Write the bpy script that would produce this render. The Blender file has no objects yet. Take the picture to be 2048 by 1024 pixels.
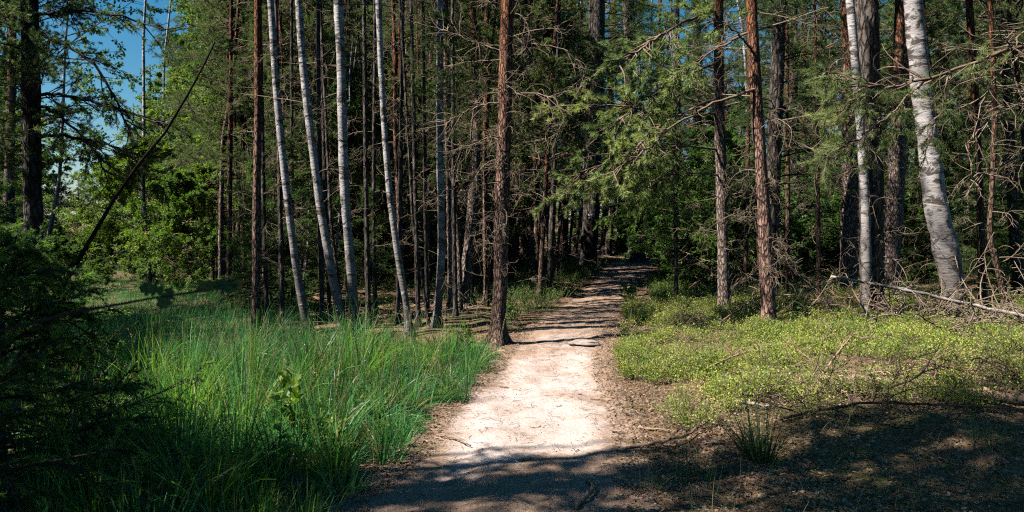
import bpy, math, random
import numpy as np

SEED = 11
rng = np.random.default_rng(SEED)
random.seed(SEED)
R = math.radians
scene = bpy.context.scene
COL = scene.collection

# ------------------------------------------------------------------ camera frame
F = 1462.0          # focal length in the photo's pixels (2048 wide)
HOR = 450.0         # row of the horizon
CAMZ = 1.6

def P(X, Y, d):
    return np.array([(X - 1024.0) / F * d, d, CAMZ - (Y - HOR) / F * d])

def GD(Y):          # distance of a point of the flat ground seen at row Y
    return CAMZ * F / (Y - HOR)

def G(X, Y):
    d = GD(Y)
    return np.array([(X - 1024.0) / F * d, d])

def px(x, y, z):    # photo column and row of a point
    y = np.maximum(y, 0.05)
    return 1024.0 + x / y * F, HOR + (CAMZ - z) / y * F

SUN_AZ, SUN_EL = R(-106), R(51)          # azimuth from +Y, clockwise positive
SUN = np.array([math.sin(SUN_AZ) * math.cos(SUN_EL), math.cos(SUN_AZ) * math.cos(SUN_EL), math.sin(SUN_EL)])

# ------------------------------------------------------------------ path line
PATH_PX = [(1024, 655, 1320), (980, 715, 1315), (940, 765, 1308), (900, 802, 1296), (850, 836, 1280), (800, 890, 1258),
           (750, 950, 1230), (710, 985, 1228), (680, 1010, 1236), (650, 1052, 1242), (620, 1105, 1246), (590, 1150, 1255), (570, 1182, 1264),
           (556, 1202, 1290), (545, 1212, 1312)]
pl = []
for Y, a, b in PATH_PX:
    A, B = G(a, Y), G(b, Y)
    pl.append((A[1], A[0], B[0]))
pl = [(-6.0, -1.3, 0.35), (0.5, -1.15, 0.5), (2.5, -1.0, 0.58)] + pl
yy = pl[-1][0]
pl += [(yy + 1.6, pl[-1][1] + 0.35, pl[-1][2] + 0.7), (yy + 3.2, pl[-1][1] + 1.4, pl[-1][2] + 2.2)]
PLY = np.array([p[0] for p in pl]); PLA = np.array([p[1] for p in pl]); PLB = np.array([p[2] for p in pl])

def path_edges(y):
    return np.interp(y, PLY, PLA), np.interp(y, PLY, PLB)

def inside_path(x, y):      # distance to the nearer edge, positive inside
    a, b = path_edges(y)
    d = np.minimum(x - a, b - x)
    return np.where(y > PLY[-1], -3.0, d)

# ------------------------------------------------------------------ ground relief
def base_relief(x, y):
    x = np.asarray(x, float); y = np.asarray(y, float)
    z = 0.05 * np.sin(x * 0.35 + 1.0) * np.sin(y * 0.27 + 0.4) + 0.03 * np.sin(x * 0.9 + y * 0.6)
    z = z * np.clip((y + 2) / 10, 0.2, 1) * 0.9
    a, b = path_edges(y)
    z += 0.18 * np.clip((x - b - 0.2) / 2.2, 0, 1) * np.clip((y - 3) / 3, 0, 1) * np.clip((17 - y) / 5, .1, 1)
    z += 0.05 * np.clip((a - 0.1 - x) / 0.8, 0, 1)
    z -= 0.30 * np.clip((-x - 4) / 5, 0, 1) * np.clip((y - 9) / 4, 0, 1)
    r = np.hypot(x, y)
    z += 0.28 * np.clip((y - 19) / 9, 0, 1)
    z += 0.6 * np.clip((r - 30) / 40, 0, 1) * (1 + np.sin(x * 0.07))
    return z

_mr = np.random.default_rng(5)
_mk = [(_mr.normal(size=2) * s, _mr.uniform(0, 6.28), a) for s, a in ((2.2, .022), (2.6, .02), (4.0, .014), (5.0, .012), (8, .008), (9, .007), (13, .005), (14, .005))]
def micro(x, y):
    z = 0 * np.asarray(x, float)
    for k, p, a in _mk:
        z = z + a * np.sin(k[0] * x + k[1] * y + p)
    return z

def gz(x, y):
    return base_relief(x, y) + micro(x, y) * np.clip((0.15 - inside_path(x, y)) / 0.3, 0.15, 1)

def gzf(x, y):
    return float(gz(np.array([x]), np.array([y]))[0])

# ------------------------------------------------------------------ mesh buffer
class MB:
    def __init__(self):
        self.v = []; self.q = []; self.t = []; self.n = 0
    def quads(self, V, mat=0, smooth=False):                # V (n,4,3)
        V = np.asarray(V, np.float32).reshape(-1, 4, 3); n = len(V)
        if n == 0: return
        self.v.append(V.reshape(-1, 3))
        self.q.append((np.arange(n * 4).reshape(n, 4) + self.n, mat, smooth)); self.n += n * 4
    def tris(self, V, mat=0, smooth=False):
        V = np.asarray(V, np.float32).reshape(-1, 3, 3); n = len(V)
        if n == 0: return
        self.v.append(V.reshape(-1, 3))
        self.t.append((np.arange(n * 3).reshape(n, 3) + self.n, mat, smooth)); self.n += n * 3
    def strips(self, L, Rr, mat=0):                         # left / right rails (n,k,3), shared vertices
        n, k, _ = L.shape
        V = np.stack([L, Rr], 2).reshape(n, k * 2, 3)
        self.v.append(V.reshape(-1, 3).astype(np.float32))
        base = (np.arange(n) * k * 2)[:, None] + self.n
        for j in range(k - 1):
            self.q.append((base + np.array([[2 * j, 2 * j + 1, 2 * j + 3, 2 * j + 2]]), mat, True))
        self.n += n * k * 2
    def tubes(self, Pt, Rd, sides=4, mat=0, smooth=True, rough=0.0, rg=None, cap=False, lobe=None):        # Pt (n,k,3), Rd (n,k)
        Pt = np.asarray(Pt, float); Rd = np.asarray(Rd, float)
        n, k, _ = Pt.shape
        T = np.gradient(Pt, axis=1); T /= np.linalg.norm(T, axis=2, keepdims=True) + 1e-9
        m = T.mean(1)
        ref = np.zeros((n, 3)); ax = np.argmin(np.abs(m), axis=1); ref[np.arange(n), ax] = 1
        U = np.cross(T, ref[:, None, :]); U /= np.linalg.norm(U, axis=2, keepdims=True) + 1e-9
        W = np.cross(T, U)
        a = np.arange(sides) / sides * 2 * np.pi
        Rr = Rd[:, :, None] * np.ones(sides)
        if lobe is not None:
            Rr = Rr * (1 + lobe[:, :, None] * (np.cos(3 * a + 1.3) * .6 + np.cos(5 * a + .4) * .4))
        if rough and rg is not None:
            Rr = Rr * (1 + rg.normal(0, rough, Rr.shape))
        ring = Pt[:, :, None, :] + Rr[..., None] * (np.cos(a)[None, None, :, None] * U[:, :, None, :] + np.sin(a)[None, None, :, None] * W[:, :, None, :])
        self.v.append(ring.reshape(-1, 3).astype(np.float32))
        idx = np.arange(n * k * sides).reshape(n, k, sides) + self.n
        A = idx[:, :-1, :]; B = idx[:, 1:, :]
        f = np.stack([A, np.roll(A, -1, 2), np.roll(B, -1, 2), B], -1).reshape(-1, 4)
        self.q.append((f, mat, smooth)); self.n += n * k * sides
        if cap:
            for i in range(n):
                for j, e in ((0, idx[i, 0]), (1, idx[i, -1])):
                    c = self.n; self.v.append(Pt[i, 0 if j == 0 else -1][None].astype(np.float32)); self.n += 1
                    self.t.append((np.stack([np.full(sides, c), e, np.roll(e, -1)], 1) if j else np.stack([np.full(sides, c), np.roll(e, -1), e], 1), cap, False))
    def mesh(self, name, mats):
        me = bpy.data.meshes.new(name)
        V = np.concatenate(self.v) if self.v else np.zeros((0, 3), np.float32)
        loops = []; tot = []; mi = []; sm = []
        for arr, k in ((self.q, 4), (self.t, 3)):
            for f, m, s in arr:
                loops.append(f.reshape(-1)); tot.append(np.full(len(f), k)); mi.append(np.full(len(f), m)); sm.append(np.full(len(f), s))
        loops = np.concatenate(loops).astype(np.int32); tot = np.concatenate(tot).astype(np.int32)
        mi = np.concatenate(mi).astype(np.int32); sm = np.concatenate(sm)
        st = np.concatenate([[0], np.cumsum(tot)[:-1]]).astype(np.int32)
        me.vertices.add(len(V)); me.vertices.foreach_set("co", V.reshape(-1))
        me.loops.add(len(loops)); me.loops.foreach_set("vertex_index", loops)
        me.polygons.add(len(tot)); me.polygons.foreach_set("loop_start", st)
        me.polygons.foreach_set("material_index", mi)
        me.polygons.foreach_set("use_smooth", sm.astype(bool))
        for m in mats: me.materials.append(m)
        me.update(calc_edges=True)
        me.validate()
        return me

def link(name, me, parent=None, loc=(0, 0, 0)):
    o = bpy.data.objects.new(name, me); COL.objects.link(o)
    if parent is not None: o.parent = parent
    o.location = loc
    return o

def tag(o, label=None, cat=None, group=None, kind=None):
    if label: o["label"] = label
    if cat: o["category"] = cat
    if group: o["group"] = group
    if kind: o["kind"] = kind
    return o

def thing(name, loc, label, cat, group=None, rz=0.0):
    o = bpy.data.objects.new(name, None); COL.objects.link(o)
    o.empty_display_size = 0.2
    o.location = loc; o.rotation_euler = (0, 0, rz)
    return tag(o, label, cat, group)

# ------------------------------------------------------------------ materials
class NT:
    def __init__(self, name):
        self.m = bpy.data.materials.new(name); self.m.use_nodes = True
        self.t = self.m.node_tree; self.t.nodes.clear()
        self.out = self.n('ShaderNodeOutputMaterial')
    def n(self, ty, **kw):
        o = self.t.nodes.new(ty)
        for k, v in kw.items(): setattr(o, k, v)
        return o
    def l(self, a, b): self.t.links.new(a, b)
    def coord(self, kind='Object', scale=(1, 1, 1)):
        if kind == 'Position': o = self.n('ShaderNodeNewGeometry').outputs['Position']
        else: o = self.n('ShaderNodeTexCoord').outputs[kind]
        mp = self.n('ShaderNodeMapping'); mp.inputs['Scale'].default_value = scale
        self.l(o, mp.inputs['Vector']); return mp.outputs['Vector']
    def noise(self, vec, scale, detail=4, rough=0.55, dist=0.0):
        o = self.n('ShaderNodeTexNoise'); o.inputs['Scale'].default_value = scale; o.inputs['Detail'].default_value = detail
        o.inputs['Roughness'].default_value = rough; o.inputs['Distortion'].default_value = dist
        self.l(vec, o.inputs['Vector']); return o.outputs['Fac']
    def voro(self, vec, scale, feature='F1', out='Distance', rnd=1.0):
        o = self.n('ShaderNodeTexVoronoi', feature=feature); o.inputs['Scale'].default_value = scale; o.inputs['Randomness'].default_value = rnd
        self.l(vec, o.inputs['Vector']); return o.outputs[out]
    def ramp(self, fac, stops, interp='LINEAR'):
        o = self.n('ShaderNodeValToRGB'); o.color_ramp.interpolation = interp
        e = o.color_ramp.elements
        while len(e) < len(stops): e.new(0.5)
        for el, (p, c) in zip(e, stops):
            el.position = p; el.color = (*c, 1) if len(c) == 3 else c
        self.l(fac, o.inputs['Fac']); return o.outputs['Color']
    def mix(self, fac, a, b, mode='MIX'):
        o = self.n('ShaderNodeMix', data_type='RGBA', blend_type=mode)
        for s, v in ((0, fac), (6, a), (7, b)):
            if hasattr(v, 'is_linked'): self.l(v, o.inputs[s])
            elif s == 0: o.inputs[0].default_value = v
            else: o.inputs[s].default_value = (*v, 1)
        return o.outputs[2]
    def math(self, op, a, b=0.0, clamp=False):
        o = self.n('ShaderNodeMath', operation=op, use_clamp=clamp)
        for s, v in ((0, a), (1, b)):
            if hasattr(v, 'is_linked'): self.l(v, o.inputs[s])
            else: o.inputs[s].default_value = v
        return o.outputs[0]
    def bump(self, h, strength=0.5, dist=0.02):
        o = self.n('ShaderNodeBump'); o.inputs['Strength'].default_value = strength; o.inputs['Distance'].default_value = dist
        self.l(h, o.inputs['Height']); return o.outputs['Normal']
    def pbsdf(self, col, rough=0.8, spec=0.3, normal=None):
        o = self.n('ShaderNodeBsdfPrincipled')
        if hasattr(col, 'is_linked'): self.l(col, o.inputs['Base Color'])
        else: o.inputs['Base Color'].default_value = (*col, 1)
        o.inputs['Roughness'].default_value = rough; o.inputs['Specular IOR Level'].default_value = spec
        if normal is not None: self.l(normal, o.inputs['Normal'])
        return o.outputs[0]
    def finish(self, sh): self.l(sh, self.out.inputs['Surface']); return self.m

def W(c): return tuple(c)
BLK, WHT = (0, 0, 0), (1, 1, 1)

def mat_leaf(name, a, b, c, trans=0.35, rough=0.5, spec=0.35, tcol=1.35):
    t = NT(name)
    geo = t.n('ShaderNodeNewGeometry'); oi = t.n('ShaderNodeObjectInfo')
    col = t.ramp(geo.outputs['Random Per Island'], [(0.0, a), (0.55, b), (1.0, c)])
    nz = t.noise(t.coord('Position'), 1.3, 2)
    col = t.mix(1.0, col, t.ramp(nz, [(0.3, (.72, .78, .7)), (0.7, (1.25, 1.2, 1.1))]), 'MULTIPLY')
    col = t.mix(1.0, col, t.ramp(oi.outputs['Random'], [(0, (.8, .86, .9)), (1, (1.2, 1.12, 1.0))]), 'MULTIPLY')
    p = t.pbsdf(col, rough, spec)
    tr = t.n('ShaderNodeBsdfTranslucent')
    t.l(t.mix(1.0, col, (tcol * 1.1, tcol * 1.15, tcol * .55), 'MULTIPLY'), tr.inputs['Color'])
    mx = t.n('ShaderNodeMixShader'); mx.inputs[0].default_value = trans
    t.l(p, mx.inputs[1]); t.l(tr.outputs[0], mx.inputs[2])
    return t.finish(mx.outputs[0])

def mat_birch():
    t = NT('birch_bark')
    v = t.coord('Object', (9, 9, 34))
    n1 = t.noise(t.coord('Object', (7, 7, 24)), 1.0, 4, .7, .5)
    n2 = t.noise(t.coord('Object', (3.0, 3.0, 5.5)), 1.2, 5, .65, .8)
    lent = t.ramp(n1, [(0.60, BLK), (0.66, WHT)])
    patch = t.ramp(n2, [(0.51, BLK), (0.58, WHT)])
    sep = t.n('ShaderNodeSeparateXYZ'); t.l(t.coord('Object'), sep.inputs[0])
    low = t.ramp(t.math('ADD', t.math('MULTIPLY', sep.outputs['Z'], 0.30), t.math('MULTIPLY', n2, 0.8)), [(0.42, WHT), (1.0, BLK)])
    dark = t.math('MAXIMUM', t.math('MAXIMUM', t.math('MULTIPLY', lent, .75), t.math('MULTIPLY', patch, .95)), t.math('MULTIPLY', low, t.ramp(n2, [(.33, BLK), (.46, WHT)])), True)
    base = t.ramp(t.noise(v, .25, 3), [(0.3, (.28, .25, .235)), (0.7, (.54, .50, .49))])
    col = t.mix(dark, base, t.ramp(n1, [(.3, (.035, .028, .025)), (.7, (.10, .075, .06))]))
    h = t.math('SUBTRACT', t.noise(v, 1.0, 4), t.math('MULTIPLY', dark, .6))
    return t.finish(t.pbsdf(col, .7, .25, t.bump(h, .6, .02)))

def mat_pine(name, grey, plate, dark, orange, z0, z1, s=1.0):
    t = NT(name)
    v = t.coord('Object', (16 * s, 16 * s, 4.2 * s))
    vo = t.n('ShaderNodeTexVoronoi', feature='DISTANCE_TO_EDGE'); vo.inputs['Scale'].default_value = 1.0
    wob = t.n('ShaderNodeTexNoise'); wob.inputs['Scale'].default_value = 1.6; t.l(v, wob.inputs['Vector'])
    vv = t.n('ShaderNodeVectorMath', operation='ADD'); t.l(v, vv.inputs[0]); t.l(wob.outputs['Color'], vv.inputs[1])
    t.l(vv.outputs[0], vo.inputs['Vector'])
    crack = t.ramp(vo.outputs['Distance'], [(0.02, BLK), (0.22, WHT)])
    n = t.noise(t.coord('Object', (30, 30, 10)), 1.0, 4, .7)
    col = t.mix(n, grey, plate)
    sep = t.n('ShaderNodeSeparateXYZ'); t.l(t.coord('Object'), sep.inputs[0])
    hh = t.math('ADD', sep.outputs['Z'], t.math('MULTIPLY', t.math('SUBTRACT', t.noise(t.coord('Object', (4, 4, 1)), 1, 3), .5), 2.6))
    mr = t.n('ShaderNodeMapRange'); t.l(hh, mr.inputs[0]); mr.inputs[1].default_value = z0; mr.inputs[2].default_value = z1
    col = t.mix(mr.outputs[0], col, t.mix(n, orange, tuple(.55 * c for c in orange)))
    col = t.mix(t.math('SUBTRACT', 1.0, crack), col, dark)
    h = t.math('ADD', t.math('MULTIPLY', crack, 1.0), t.math('MULTIPLY', n, .5))
    return t.finish(t.pbsdf(col, .85, .15, t.bump(h, .9, .02)))

def mat_wood(name, a, b, c, scale=6):
    t = NT(name)
    oi = t.n('ShaderNodeObjectInfo')
    n = t.noise(t.coord('Object'), scale, 4, .65)
    col = t.ramp(n, [(.3, a), (.52, b), (.72, c)])
    n2 = t.noise(t.coord('Object'), scale * 9, 3, .7)
    col = t.mix(1.0, col, t.ramp(n2, [(.3, (.65, .62, .6)), (.7, (1.2, 1.2, 1.2))]), 'MULTIPLY')
    return t.finish(t.pbsdf(col, .85, .15, t.bump(n2, .5, .008)))

def mat_flat(name, col, rough=.7):
    t = NT(name)
    n = t.noise(t.coord('Object'), 14, 4)
    c = t.mix(1.0, col, t.ramp(n, [(.3, (.7, .7, .7)), (.7, (1.15, 1.15, 1.15))]), 'MULTIPLY')
    return t.finish(t.pbsdf(c, rough, .3))

M = {}
M['birch'] = mat_birch()
M['pine'] = mat_pine('pine_bark', (.25, .185, .155), (.42, .32, .275), (.055, .038, .03), (.40, .16, .07), 2.8, 5.4, 1.7)
M['pine_red'] = mat_pine('red_pine_bark', (.26, .155, .12), (.46, .29, .225), (.06, .035, .026), (.42, .155, .065), 2.2, 4.4, 1.7)
M['pine_dark'] = mat_pine('dark_conifer_bark', (.10, .085, .075), (.21, .165, .14), (.03, .024, .02), (.22, .11, .07), 9, 14, .8)
M['thin'] = mat_pine('thin_pine_bark', (.13, .085, .06), (.25, .155, .105), (.04, .025, .02), (.34, .13, .06), 2.0, 4.5, 1.6)
M['twig'] = mat_wood('dead_twig', (.16, .115, .075), (.28, .21, .15), (.42, .34, .26))
M['branch'] = mat_wood('branch_bark', (.12, .08, .055), (.24, .165, .12), (.36, .27, .21))
M['branch_dark'] = mat_wood('dark_branch_bark', (.03, .024, .02), (.06, .045, .036), (.10, .08, .065))
M['black_wood'] = mat_wood('silhouette_bark', (.010, .008, .007), (.020, .016, .013), (.035, .028, .023))  # near-black: the leaning stem's shaded silhouette is put into the bark colour
M['pale'] = mat_wood('weathered_wood', (.22, .17, .145), (.36, .30, .265), (.52, .45, .41), 5)
M['tan'] = mat_wood('tan_wood', (.22, .14, .09), (.38, .25, .17), (.50, .36, .26), 5)
M['cut'] = mat_flat('cut_wood', (.62, .47, .32))
M['needle'] = mat_leaf('pine_needles', (.055, .105, .044), (.115, .18, .065), (.22, .25, .085), .3)
M['needle_lit'] = mat_leaf('sunlit_pine_needles', (.14, .23, .10), (.27, .36, .15), (.46, .47, .20), .34)  # paler copy of the pine needles; sunlight on the boughs put into the colour
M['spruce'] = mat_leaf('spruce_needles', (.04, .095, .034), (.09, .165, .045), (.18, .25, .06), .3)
M['spruce_near'] = mat_leaf('shaded_spruce_needles', (.022, .065, .026), (.040, .10, .036), (.08, .15, .045), .32)  # darker copy of the spruce needles, with shade put into their colour
M['spruce_tip'] = mat_leaf('spruce_tips', (.11, .24, .05), (.19, .34, .07), (.28, .42, .11), .42)
M['birch_leaf'] = mat_leaf('birch_leaves', (.06, .13, .026), (.125, .22, .036), (.24, .32, .06), .42)
M['bright_leaf'] = mat_leaf('young_leaves', (.06, .13, .018), (.11, .20, .03), (.19, .27, .055), .42)
M['dark_leaf'] = mat_leaf('understory_leaves', (.045, .12, .034), (.10, .19, .048), (.19, .28, .065), .4)
M['oak_leaf'] = mat_leaf('oak_leaves', (.03, .07, .02), (.045, .10, .025), (.07, .13, .03), .25)
M['bilberry'] = mat_leaf('sunlit_bilberry_leaves', (.17, .25, .03), (.38, .46, .06), (.60, .58, .18), .34)
M['bilberry_dark'] = mat_leaf('shaded_bilberry_leaves', (.06, .15, .036), (.12, .23, .05), (.22, .31, .07), .38)  # darker copy of the bilberry leaves; sun and shade are set by colour
M['grass'] = mat_leaf('long_grass_blades', (.020, .095, .036), (.052, .205, .08), (.17, .40, .18), .38, .5, .22)
M['grass_fresh'] = mat_leaf('fresh_grass_blades', (.06, .16, .025), (.13, .29, .045), (.26, .42, .09), .4, .5, .22)
M['grass_dry'] = mat_leaf('dry_grass_blades', (.20, .19, .07), (.33, .27, .12), (.45, .36, .2), .3)
M['grass_dark'] = mat_leaf('tussock_blades', (.03, .075, .03), (.05, .12, .05), (.10, .17, .07), .3, .4, .5)
M['litter'] = mat_leaf('dead_leaves', (.11, .06, .035), (.25, .15, .095), (.50, .36, .27), .08, .7, .2, 1.0)
M['seed'] = mat_leaf('grass_seed_heads', (.30, .20, .15), (.42, .30, .24), (.55, .43, .36), .2)

def mat_ground():
    t = NT('forest_floor')
    v = t.coord('Position')
    n1 = t.noise(v, .55, 4, .6); n2 = t.noise(v, 7, 5, .7); n3 = t.noise(v, 46, 4, .7)
    vc = t.voro(v, 34, 'F1', 'Color'); vd = t.voro(v, 34)
    sepc = t.n('ShaderNodeSeparateColor'); t.l(vc, sepc.inputs[0])
    flake = t.ramp(sepc.outputs[0], [(0, (.10, .055, .032)), (.45, (.22, .125, .075)), (.8, (.36, .23, .15)), (1, (.52, .38, .28))])
    soil = t.ramp(n2, [(.3, (.07, .042, .026)), (.5, (.17, .10, .062)), (.72, (.28, .175, .11))])
    col = t.mix(t.ramp(n3, [(.42, BLK), (.58, WHT)]), soil, flake)
    moss = t.mix(n2, (.05, .085, .022), (.13, .16, .045))
    col = t.mix(t.math('MULTIPLY', t.ramp(n1, [(.47, BLK), (.6, WHT)]), t.ramp(n3, [(.35, BLK), (.6, WHT)])), col, moss)
    h = t.math('ADD', t.math('MULTIPLY', n3, .6), t.math('MULTIPLY', t.math('SUBTRACT', 1.0, vd), .5))
    return t.finish(t.pbsdf(col, .9, .1, t.bump(h, .9, .03)))

def mat_path():
    t = NT('sandy_trail')
    v = t.coord('Position')
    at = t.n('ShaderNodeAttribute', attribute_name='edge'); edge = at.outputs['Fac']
    aw = t.n('ShaderNodeAttribute', attribute_name='litter'); lit = aw.outputs['Fac']  # browns the sand; the foreground's shade tone is part of this mask
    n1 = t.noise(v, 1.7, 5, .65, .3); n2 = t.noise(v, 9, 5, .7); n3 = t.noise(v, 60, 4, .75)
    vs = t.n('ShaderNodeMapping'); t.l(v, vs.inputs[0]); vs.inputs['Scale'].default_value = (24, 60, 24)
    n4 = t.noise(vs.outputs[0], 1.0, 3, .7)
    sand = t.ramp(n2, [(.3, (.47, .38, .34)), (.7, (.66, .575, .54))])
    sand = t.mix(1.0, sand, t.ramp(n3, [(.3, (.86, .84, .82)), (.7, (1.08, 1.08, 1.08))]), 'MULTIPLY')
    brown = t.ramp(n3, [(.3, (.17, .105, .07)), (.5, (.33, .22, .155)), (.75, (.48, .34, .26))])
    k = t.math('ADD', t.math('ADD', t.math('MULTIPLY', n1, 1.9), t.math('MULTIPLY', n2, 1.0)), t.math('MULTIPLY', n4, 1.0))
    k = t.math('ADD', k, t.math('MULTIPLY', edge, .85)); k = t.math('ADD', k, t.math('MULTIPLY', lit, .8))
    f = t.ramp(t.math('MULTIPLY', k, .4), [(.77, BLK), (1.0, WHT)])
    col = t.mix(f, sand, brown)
    h = t.math('ADD', t.math('MULTIPLY', n3, .7), n2)
    return t.finish(t.pbsdf(col, .92, .1, t.bump(h, .8, .018)))

# ------------------------------------------------------------------ setting
def graded(lo, hi, fine_lo, fine_hi, step, grow=1.12):
    a = list(np.arange(fine_lo, fine_hi + 1e-6, step)); s = step
    while a[-1] < hi: s *= grow; a.append(a[-1] + s)
    s = step
    while a[0] > lo: s *= grow; a.insert(0, a[0] - s)
    return np.array(a)

xs = graded(-170, 170, -5.5, 6.5, 0.085); ys = graded(-60, 220, 2.5, 13, 0.085, 1.06)
XX, YY = np.meshgrid(xs, ys)
ZZ = gz(XX, YY) - 0.075 * np.clip((inside_path(XX, YY) - 0.10) / 0.15, 0, 1)
nx, ny = len(xs), len(ys)
mb = MB(); mb.v.append(np.stack([XX, YY, ZZ], -1).reshape(-1, 3).astype(np.float32)); mb.n = nx * ny
ii = np.arange(nx * ny).reshape(ny, nx)
mb.q.append((np.stack([ii[:-1, :-1], ii[:-1, 1:], ii[1:, 1:], ii[1:, :-1]], -1).reshape(-1, 4), 0, True))
tag(link('ground', mb.mesh('ground', [mat_ground()])), 'brown forest floor of needles, dead leaves and moss', 'ground', None, 'structure')

# path: a strip that dips under the ground along both edges
py = graded(-4, PLY[-1], 2.5, 12, 0.07, 1.03); py = py[py < PLY[-1]]
A, B = path_edges(py)
u = np.linspace(-0.16, 1.16, 46)
PX = A[:, None] + (B - A)[:, None] * u[None]; PYY = np.repeat(py[:, None], len(u), 1)
ins = inside_path(PX, PYY)
dent = .006 * np.sin(PX * 17 + 2 * np.sin(PYY * 6)) * np.sin(PYY * 13 + 1.5 * np.sin(PX * 9)) + .004 * np.sin(PX * 31 + PYY * 7) * np.sin(PYY * 27)
PZ = base_relief(PX, PYY) + dent + micro(PX, PYY) * .45 + np.clip(ins / .25, -1.2, .12) * .06 - 0.004
mb = MB(); mb.v.append(np.stack([PX, PYY, PZ], -1).reshape(-1, 3).astype(np.float32)); mb.n = PX.size
ii = np.arange(PX.size).reshape(PX.shape)
mb.q.append((np.stack([ii[:-1, :-1], ii[:-1, 1:], ii[1:, 1:], ii[1:, :-1]], -1).reshape(-1, 4), 0, True))
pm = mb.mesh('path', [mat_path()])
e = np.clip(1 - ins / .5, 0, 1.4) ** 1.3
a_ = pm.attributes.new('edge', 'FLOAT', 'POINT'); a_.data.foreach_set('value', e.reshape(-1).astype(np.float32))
litter_shade = np.interp(PYY, [2, 4.5, 5.4, 8.2, 9.8, 12, 30], [1.0, .75, .08, .16, .5, .75, .85])  # litter browning, with the foreground's warm shade painted in
a_ = pm.attributes.new('litter', 'FLOAT', 'POINT'); a_.data.foreach_set('value', litter_shade.reshape(-1).astype(np.float32))
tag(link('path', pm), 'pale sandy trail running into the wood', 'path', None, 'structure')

# ------------------------------------------------------------------ growth helpers
def unit(v): return v / (np.linalg.norm(v, axis=-1, keepdims=True) + 1e-9)

def curves(rg, S, D, L, k, droop=0.0, curl=0.0, wob=0.1, up_end=0.0):
    """n curves of k+1 points; droop bends down, curl turns at a steady rate about a random axis."""
    n = len(S); D = unit(np.array(D, float)); L = np.broadcast_to(L, (n,)); droop = np.broadcast_to(droop, (n,)); curl = np.broadcast_to(curl, (n,))
    ax = unit(np.cross(D, rg.normal(size=(n, 3))))
    pts = [np.array(S, float)]
    for i in range(k):
        pts.append(pts[-1] + D * (L / k)[:, None])
        D = D + np.cross(ax, D) * (curl / k)[:, None] + rg.normal(0, wob / k ** .5, (n, 3))
        D[:, 2] += (-droop / k + up_end / k * (i / k))
        D = unit(D)
    return np.stack(pts, 1)

def along(C, t):        # points and directions on curves C (n,k,3) at t (n,m)
    n, k, _ = C.shape
    s = np.clip(t, 0, .999) * (k - 1); i = s.astype(int); f = (s - i)[..., None]
    r = np.arange(n)[:, None]
    a, b = C[r, i], C[r, i + 1]
    return a * (1 - f) + b * f, unit(b - a)

def side_dirs(rg, D, ang_lo, ang_hi, flat=0.0):
    """directions leaving D at an angle; flat squashes the fan towards the horizontal"""
    r = rg.normal(size=D.shape); r[..., 2] *= (1 - flat)
    p = unit(r - D * np.sum(r * D, -1, keepdims=True))
    a = rg.uniform(ang_lo, ang_hi, D.shape[:-1])[..., None]
    return unit(D * np.cos(a) + p * np.sin(a))

def needles(mb, rg, S, D, L, per, nl, nw, mat, a0=.5, a1=1.25):
    n = len(S)
    t = rg.uniform(0, 1, (n, per))
    base = S[:, None] + D[:, None] * (L * np.ones(n))[:, None, None] * t[..., None]
    nd = side_dirs(rg, np.repeat(D[:, None], per, 1), a0, a1)
    sd = unit(np.cross(nd, rg.normal(size=nd.shape))) * (nw / 2)
    ln = nl * rg.uniform(.7, 1.15, (n, per))[..., None]
    mb.tris(np.stack([base - sd, base + sd, base + nd * ln], 2).reshape(-1, 3, 3), mat)

def leaves(mb, rg, S, D, size, mat, wide=.55, up=.6):
    """folded four-cornered leaves of length `size` starting at S heading D"""
    n = len(S); sz = (size * rg.uniform(.65, 1.2, n))[:, None]
    nrm = unit(rg.normal(size=(n, 3)) + np.array([0, 0, up * 2]))
    sd = unit(np.cross(D, nrm)) * sz * wide * .5
    up_ = unit(np.cross(sd, D)) * sz * .08
    mid = S + D * sz * .45
    mb.quads(np.stack([S, mid + sd + up_, S + D * sz, mid - sd + up_], 1), mat)

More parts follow.
